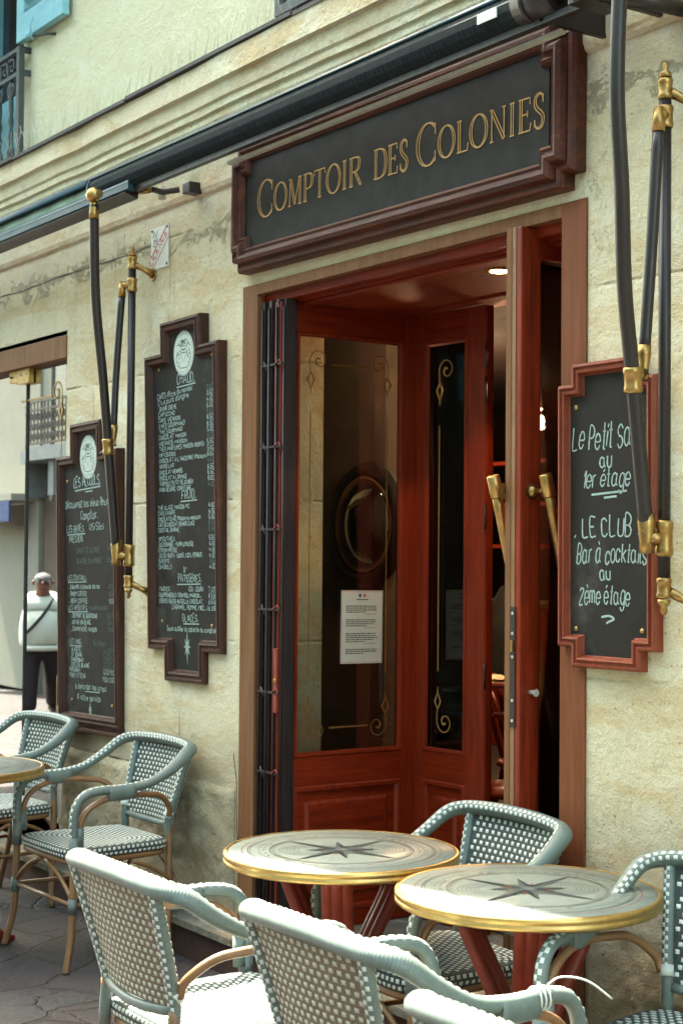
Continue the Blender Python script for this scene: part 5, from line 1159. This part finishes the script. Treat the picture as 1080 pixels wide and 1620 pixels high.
for i, (x, y, a, lb) in enumerate([(-5.16, 1.30, 215, 'dark bentwood chair inside, nearest to the open doorway'), (-5.75, 1.95, 150, 'dark bentwood chair inside, behind the brass-rimmed table')]):
    o = bc if i == 0 else copy_tree(bc); o.location = (x, y, .14); o.rotation_euler = (0, 0, R(a)); tag(o, lb, 'chair', 'bentwood chairs inside')
t = empty('indoor_table', (-5.52, 1.42, .14)); m_ = MB(); m_.lathe([(0, .88), (.22, .88), (.22, .86), (0, .86)][::-1], 'blackpaint', 40); m_.build('table_top', parent=t); m_ = MB(); m_.lathe([(.216, .858), (.226, .858), (.226, .883), (.216, .883)], 'rimbrass', 40); m_.build('brass_rim', parent=t); m_ = MB(); m_.lathe([(.17, 0), (.15, .03), (.03, .05), (.03, .86)], 'blackpaint', 20); m_.build('pedestal', parent=t)
tag(t, 'round dark table with brass rim inside, seen through the open doorway', 'table')
m_ = MB(); k0 = len(m_.v); mi = m_.mat('coat'); nu, nv = 28, 16
for i in range(nu):
    a = 2*math.pi*i/nu
    for j in range(nv):
        v = j/(nv-1); rr_ = (.045+.085*min(1, v*2.2))*(1+.16*math.sin(5*a+v*3)+.08*math.sin(9*a-v*5)); m_.v.append((rr_*1.25*math.cos(a), rr_*.7*math.sin(a), 1.44-.40*v+.02*math.sin(3*a)*v))
for i in range(nu):
    for j in range(nv-1): a_, b_ = k0+i*nv+j, k0+((i+1) % nu)*nv+j; m_.face([a_, a_+1, b_+1, b_], mi, True)
m_.tube([(0, 0, 1.42), (0, 0, 1.50)], .004, 'blackpaint', 6)
o = m_.build('jacket'); o.location = (-5.36, 1.44, 0); tag(o, 'dark grey-green jacket hanging inside above the brass-rimmed table', 'jacket')
m_ = MB(); m_.tube([(0, 0, 0), (0, 0, 1.36)], .014, 'blackpaint', 10); m_.lathe([(.15, 0), (.14, .02), (.02, .04)], 'blackpaint', 20)
for a in range(4): m_.tube(cr([(0, 0, 1.30), (.07*math.cos(a*1.57), .07*math.sin(a*1.57), 1.33), (.09*math.cos(a*1.57), .09*math.sin(a*1.57), 1.39)], 4), .007, 'blackpaint', 8)
o = m_.build('coat_stand'); o.location = (-5.36, 1.50, .14); tag(o, 'slim black coat stand inside the doorway, under the hanging jacket', 'coat stand')
def pend(x, y, z, lb, s=.55):
    t = empty('pendant_lamp', (x, y, z)); m_ = MB(); m_.lathe([(.004, .06), (.008, .05), (.03*s, .04), (.055*s, .0), (.050*s, .0), (.02*s, .035)], 'enamel', 20); m_.build('lamp_shade', parent=t); m_ = MB(); m_.lathe([(.0, -.004), (.02*s, 0), (.028*s, .010), (0, .02)], 'lampglow2', 16); m_.build('bulb', parent=t); m_ = MB(); m_.tube([(0, 0, .055), (0, 0, 3.09-z)], .002, 'blackpaint', 6); m_.build('cord', parent=t); tag(t, lb, 'lamp', 'small lamps hanging inside')
pend(-7.344, 2.2, 2.57, 'small lit pendant lamp behind the side glazing, by the scroll ornament'); pend(-5.178, 1.0, 2.28, 'small lit pendant lamp seen through the narrow front glazing'); pend(-4.888, 1.2, 2.175, 'small lit pendant lamp seen through the open door leaf'); 
# back bar: shelf with bottles
t = empty('back_bar', (-10.3, 4.6, .14)); m_ = MB(); m_.box((-1.6, 0, 0), (1.8, .5, 1.05), 'redwood', bev=.01); m_.build('counter', parent=t); m_ = MB(); m_.box((-1.6, -.02, 1.05), (1.8, .52, 1.09), 'rimbrass', bev=.006); m_.build('counter_top', parent=t)
m_ = MB()
for z in (1.5, 1.85, 2.2): m_.box((-1.6, .9, z), (1.8, 1.15, z+.03), 'redwood')
m_.build('shelf', parent=t); m_ = MB(); rnd = random.Random(7)
tag(t, 'dark wood bar counter with shelves deep inside the cafe', 'bar')
bt = None
for z in (1.53, 1.88, 2.23):
    for k_ in range(9):
        if bt is None: m_ = MB(); m_.lathe([(.034, 0), (.036, .01), (.036, .16), (.014, .2), (.013, .26), (.016, .265), (.016, .28), (0, .28)], 'windowdark', 14); bt = m_.build('bottle'); o = bt
        else: o = bt.copy(); C.objects.link(o)
        o.location = (-11.6+k_*.34+rnd.uniform(-.05, .05), 5.6, .14+z); tag(o, ('dark glass bottle on the %s shelf deep inside' % {1.53: 'lowest', 1.88: 'middle', 2.23: 'top'}[z])+[', first from the left', ', second from the left', ', third from the left', ', fourth from the left', ', in the middle of its row', ', fourth from the right', ', third from the right', ', second from the right', ', last on the right'][k_], 'bottle', 'bottles on the bar shelves')
pl_ = bpy.data.lights.new('downlight_glow', 'SPOT'); pl_.energy = 2.5; pl_.color = (1, .62, .3); pl_.spot_size = R(120); pl_.shadow_soft_size = .04; po = bpy.data.objects.new('downlight_glow', pl_); C.objects.link(po); po.location = (-4.044, .262, 2.50)
for x, y, z, e in ((-5.178, 1.0, 2.23, .8), (-4.888, 1.2, 2.12, .8), (-7.344, 2.2, 2.50, 2.5), (-6.0, .95, 2.6, .35), (-5.9, 2.3, 2.5, 7), (-5.15, .95, 2.25, 1.3), (-6.6, 3.2, 2.5, 9), (-10.2, 4.3, 2.6, 7), (-9.0, 4.2, 2.5, 4)):  # first three sit at the pendants; the rest are added fill without lamps
    pl_ = bpy.data.lights.new('pendant_and_fill_glow', 'POINT'); pl_.energy = e; pl_.color = (1, .62, .33); pl_.shadow_soft_size = .03; po = bpy.data.objects.new('pendant_and_fill_glow', pl_); C.objects.link(po); po.location = (x, y, z)

# ------------------------------------------------------------------ the other side of the street (seen in the glass, lights the wall)
def block(name, x0, x1, h, m, label, win=True, seed=0):
    t = empty(name, (x0, -8.3, -1)); tag(t, label, 'building'); rnd = random.Random(seed); m_ = MB(); m_.box((0, -6, 0), (x1-x0-.01, 0, h+1), m); m_.build('wall', parent=t)
    m_ = MB(); m_.box((-.05, -6.1, h+1), (x1-x0+.04, .15, h+1.25), 'rooftile'); m_.build('roof', parent=t)
    if win:
        n = max(1, int((x1-x0)/2.2)); st = (x1-x0)/n
        for fl in range(1, max(2, int(h/3))):
            for k_ in range(n):
                xc = st*(k_+.5); z = 1+fl*3.0+.4; m_ = MB(); m_.box((xc-.5, -.02, z), (xc+.5, .03, z+1.9), 'facadewhite'); o = m_.build('window', parent=t); m_ = MB(); m_.box((xc-.44, .031, z+.06), (xc-.02, .035, z+1.84), 'windowdark'); m_.box((xc+.02, .031, z+.06), (xc+.44, .035, z+1.84), 'windowdark'); m_.build('pane', parent=o)
                for s_ in (-1, 1): m_ = MB(); m_.box((xc+s_*.76-.24, .001, z), (xc+s_*.76+.24, .04, z+1.9), 'shutterblue'); m_.build('shutter', parent=o)
        for k_ in range(n):
            xc = st*(k_+.5); m_ = MB(); m_.box((xc-.8, -.01, 1.0), (xc+.8, .04, 3.6), 'facadegrey'); o = m_.build('shop_front', parent=t); m_ = MB(); m_.box((xc-.7, .041, 1.5), (xc+.7, .045, 3.2), 'windowdark'); m_.build('pane', parent=o)
    return t
block('townhouse', -60, -44, 9, 'facadecream', 'cream townhouse far down the street on the other side', seed=1)
block('townhouse', -44, -34, 10, 'facadewhite', 'white townhouse with blue shutters further down the street', seed=2)
block('townhouse', -34, -26.93, 9, 'facadewhite', 'plain white townhouse reflected at the left edge of the display window', seed=3, win=False)
block('townhouse', -23.2, -14, 9.5, 'facadecream', 'cream townhouse across the street, beside the balcony house', seed=4)
block('townhouse', -14, -4, 9, 'facadewhite', 'pale townhouse directly across the street', seed=5)
block('townhouse', -4, 6, 9, 'facadecream', 'cream townhouse across the street behind the photographer', seed=6)
block('townhouse', 6, 18, 10, 'facadewhite', 'white townhouse across the street at the far right end', seed=7)
t = empty('balcony_house', (-26.93, -8.3, -1)); tag(t, 'stone house with black iron balcony reflected in the display window', 'building')
def W_(name, bx, m, **k): m_ = MB(); m_.box((bx[0], bx[2], bx[4]), (bx[1], bx[3], bx[5]), m); return m_.build(name, parent=t, W=True)
W_('wall', (-26.92, -23.2, -14, -8.35, -1, 9), 'facadegrey'); W_('pilaster', (-26.92, -26.45, -8.35, -8.22, -1, 9), 'facadewhite'); W_('ground_floor', (-26.44, -25.6, -8.35, -8.30, -1, 3.1), 'facadebrown'); W_('ground_floor', (-25.59, -23.2, -8.35, -8.28, -1, 3.1), 'facadecream')
W_('balcony_slab', (-26.7, -23.3, -8.35, -7.6, 3.15, 3.38), 'facadegrey'); W_('window', (-26.05, -25.45, -8.35, -8.30, 3.4, 6.3), 'windowdark'); W_('shutter', (-25.44, -24.7, -8.35, -8.26, 3.4, 6.3), 'facadegrey'); W_('shutter', (-26.44, -26.08, -8.35, -8.26, 3.4, 6.3), 'facadewhite')
W_('door', (-26.3, -25.75, -8.30, -8.28, -1, 2.3), 'facadebrown')
m_ = MB(); 
for z in (3.42, 4.14, 4.0): m_.box((-26.6, -7.68, z), (-23.4, -7.64, z+.035), 'ironblack')
x = -26.58; rnd = random.Random(3)
while x < -23.4:
    m_.box((x, -7.67, 3.42), (x+.02, -7.65, 4.15), 'ironblack')
    for k_ in range(3): c_ = (x+.07, 3.55+.17*k_); m_.tube([(c_[0]+.055*math.cos(a)*(1-a/12), -7.66, c_[1]+.07*math.sin(a)*(1-a/12)) for a in [i*.8 for i in range(10)]], .012, 'ironblack', 5)
    x += .145
m_.build('balcony_railing', parent=t, W=True)
for x in (-26.55, -25.0):
    m_ = MB(); m_.box((x, -8.3, 2.55), (x+.22, -7.75, 3.14), 'facadegrey'); m_.build('console', parent=t, W=True)
m_ = MB(); m_.tube(cr([(-25.95, -8.2, 2.75), (-25.6, -8.1, 2.9), (-25.3, -8.0, 2.75), (-25.2, -7.9, 2.45)], 6), .035, 'facadewhite', 8); m_.build('lamp_bracket', parent=t, W=True)
t = empty('shop_awning', (-28, -7.8, 2.2)); tag(t, 'blue shop awning with white frame reflected in the display window', 'awning'); m_ = MB(); m_.box((-30.5, -8.29, 2.5), (-26.6, -7.4, 2.62), 'facadewhite'); m_.build('frame', parent=t, W=True); m_ = MB(); m_.box((-30.4, -7.42, 2.12), (-26.65, -7.38, 2.49), 'clothblue'); m_.build('valance', parent=t, W=True)

# ------------------------------------------------------------------ the passer-by, seen only as a reflection in the glass
def skin(name, V, E, Rd, mat_, parent=None, sub=2, rx=None):
    me = bpy.data.meshes.new(name); me.from_pydata(V, E, []); o = bpy.data.objects.new(name, me); C.objects.link(o); md = o.modifiers.new('s', 'SKIN')
    bpy.context.view_layer.update()
    sv = me.skin_vertices[0].data if me.skin_vertices else None
    if sv is None:
        bpy.context.view_layer.objects.active = o; 
        for f in ('mesh.customdata_skin_add',):
            try: bpy.ops.mesh.customdata_skin_add()
            except Exception: pass
        sv = me.skin_vertices[0].data
    for i, r in enumerate(Rd): sv[i].radius = r if isinstance(r, tuple) else (r, r)
    sv[0].use_root = True; md.use_smooth_shade = True; m2 = o.modifiers.new('u', 'SUBSURF'); m2.levels = sub; m2.render_levels = sub
    me.materials.append(MAT[mat_]); 
    if parent: o.parent = parent
    return o
P = empty('person', (-17.62, -4.46, -.43), R(113.5)); tag(P, 'grey-haired man in a cream hoodie and dark trousers walking, reflected in the display window', 'person')
P.scale = (1.34, 1.3, 1.0)
# body: pelvis root, spine, neck, head bent forward, arms hanging, legs mid-stride
V = [(0, 0, .93), (0, -.01, 1.1), (0, .0, 1.28), (0, .0, 1.42), (0, -.03, 1.50), (0, -.06, 1.58), (0, -.085, 1.66),
     (.12, 0, 1.40), (.20, .01, 1.36), (.24, .01, 1.10), (.25, -.05, .86), (.255, -.07, .80),
     (-.12, 0, 1.40), (-.20, .01, 1.36), (-.25, .03, 1.10), (-.27, -.02, .86), (-.275, -.04, .80),
     (.09, 0, .86), (.10, -.09, .50), (.10, -.10, .28), (.10, -.13, .08), (.10, -.25, .03), (-.09, 0, .86), (-.10, .05, .50), (-.10, .20, .28), (-.10, .30, .12), (-.10, .22, .03)]
E_ = [(0, 1), (1, 2), (2, 3), (3, 4), (4, 5), (5, 6), (3, 7), (7, 8), (8, 9), (9, 10), (10, 11), (3, 12), (12, 13), (13, 14), (14, 15), (15, 16), (0, 17), (17, 18), (18, 19), (19, 20), (20, 21), (0, 22), (22, 23), (23, 24), (24, 25), (25, 26)]
Rd = [(.09, .07), (.11, .09), (.15, .12), (.11, .09), .06, (.070, .085), (.072, .09), .07, .06, .045, .032, (.03, .042), .07, .06, .045, .032, (.03, .042), .09, .062, .055, .04, .035, .09, .062, .055, .04, .035]
body = skin('body', V, E_, Rd, 'skin', P)
# torso of the hoodie
Vh = [(0, -.02, .88), (0, -.05, 1.02), (0, -.05, 1.16), (0, -.02, 1.30), (0, 0, 1.41), (0, -.0, 1.475), (.13, 0, 1.40), (.215, .01, 1.34), (.262, .01, 1.10), (.268, -.05, .90), (.268, -.06, .87), (-.13, 0, 1.40), (-.215, .01, 1.34), (-.272, .03, 1.10), (-.285, -.02, .90), (-.287, -.03, .87)]
Eh = [(0, 1), (1, 2), (2, 3), (3, 4), (4, 5), (4, 6), (6, 7), (7, 8), (8, 9), (9, 10), (4, 11), (11, 12), (12, 13), (13, 14), (14, 15)]
Rh = [(.20, .165), (.235, .20), (.235, .205), (.215, .175), (.16, .125), (.085, .08), .10, .098, .080, .064, .042, .10, .098, .080, .064, .042]
skin('hoodie', Vh, Eh, Rh, 'hoodie', P)
m_ = MB(); m_.tube([(.105*math.cos(a), .03+.10*math.sin(a), 1.485+.025*math.sin(a)) for a in [2*math.pi*i/20 for i in range(20)]], .034, 'hoodie', 10, closed=True); m_.tube(cr([(-.09, -.12, 1.0), (.0, -.245, .985), (.1, -.12, 1.0)], 4), .004, 'hoodie', 6); m_.tube([(.19*math.cos(a)*1.03, -.03+.165*math.sin(a)*1.05, .872) for a in [2*math.pi*i/24 for i in range(24)]], .034, 'hoodie', 8, closed=True); m_.build('hood', parent=P)
skin('trousers', [(0, 0, .92), (0, 0, .86), (.10, -.01, .80), (.115, -.08, .52), (.115, -.095, .30), (.115, -.12, .12), (-.10, 0, .80), (-.115, .05, .52), (-.115, .19, .30), (-.115, .28, .15)], [(0, 1), (1, 2), (2, 3), (3, 4), (4, 5), (1, 6), (6, 7), (7, 8), (8, 9)], [(.165, .14), (.16, .135), .115, .095, .085, .08, .115, .095, .085, .08], 'shorts', P)
# hair, ears, nose, brow, hands with fingers, strap, shoes
m_ = MB(); bm = bmesh.new(); bmesh.ops.create_icosphere(bm, subdivisions=4, radius=1)
for v in bm.verts:
    from mathutils import noise
    v.co *= 1+.07*noise.noise(v.co*7)+.06*noise.noise(v.co*19)
bmesh.ops.delete(bm, geom=[v for v in bm.verts if v.co.z < -.15-.45*v.co.y*0+(.55 if v.co.y < -.45 else 0)], context='VERTS')
m_.bm(bm, m_.mat('greyhair'), Matrix.Translation((0, -.082, 1.672))@Matrix.Rotation(R(22), 4, 'X')@Matrix.Diagonal((.079, .097, .088, 1)), True); m_.build('hair', parent=P)
m_ = MB(); m_.tube([(0, -.165, 1.665), (0, -.192, 1.635), (0, -.182, 1.622)], [.010, .017, .012], 'skin', 8)
for s_ in (-1, 1):
    m_.tube([(s_*.076, -.07, 1.67), (s_*.086, -.065, 1.645), (s_*.078, -.07, 1.615)], [.012, .015, .010], 'skin', 8)
    m_.tube([(s_*.05, -.158, 1.682), (s_*.014, -.168, 1.678)], .005, 'greyhair', 6); m_.tube([(s_*.038, -.161, 1.661), (s_*.022, -.166, 1.660)], .0045, 'ink', 6)
m_.tube([(-.022, -.162, 1.598), (.022, -.162, 1.598)], .005, 'signred', 6); m_.build('face', parent=P)
for s_, hx, hy in ((1, .257, -.075), (-1, -.277, -.045)):
    m_ = MB()
    for k_ in range(4):
        yy_ = hy+(-.028+.019*k_); m_.tube(cr([(hx, yy_, .775), (hx-s_*.004, yy_, .745), (hx-s_*.014, yy_-.004, .722-.004*abs(k_-1)), (hx-s_*.026, yy_-.006, .706-.005*abs(k_-1))], 3), .0085, 'skin', 8)
    m_.tube(cr([(hx, hy-.034, .80), (hx-s_*.008, hy-.050, .775), (hx-s_*.015, hy-.052, .752)], 3), .009, 'skin', 8); m_.build('hand', parent=P)
m_ = MB(); pts = cr([(-.10, .03, 1.50), (-.085, -.12, 1.43), (.0, -.215, 1.26), (.12, -.235, 1.08), (.225, -.12, .97), (.20, .10, 1.0), (.05, .20, 1.2), (-.08, .14, 1.44)], 5, True); m_.tube(pts, .006, 'ink', 8, closed=True, rv=.018, ref=(0, 0, 1)); m_.build('shoulder_strap', parent=P)
for x, y0_, z0_, rt__ in ((.10, -.16, 0, 0), (-.10, .26, .05, 25)):
    m_ = MB(); m_.box((-.045, -.17, 0), (.045, .10, .085), 'shoes', Matrix.Translation((x, y0_, z0_))@Matrix.Rotation(R(rt__), 4, 'X'), bev=.03); m_.build('shoe', parent=P)
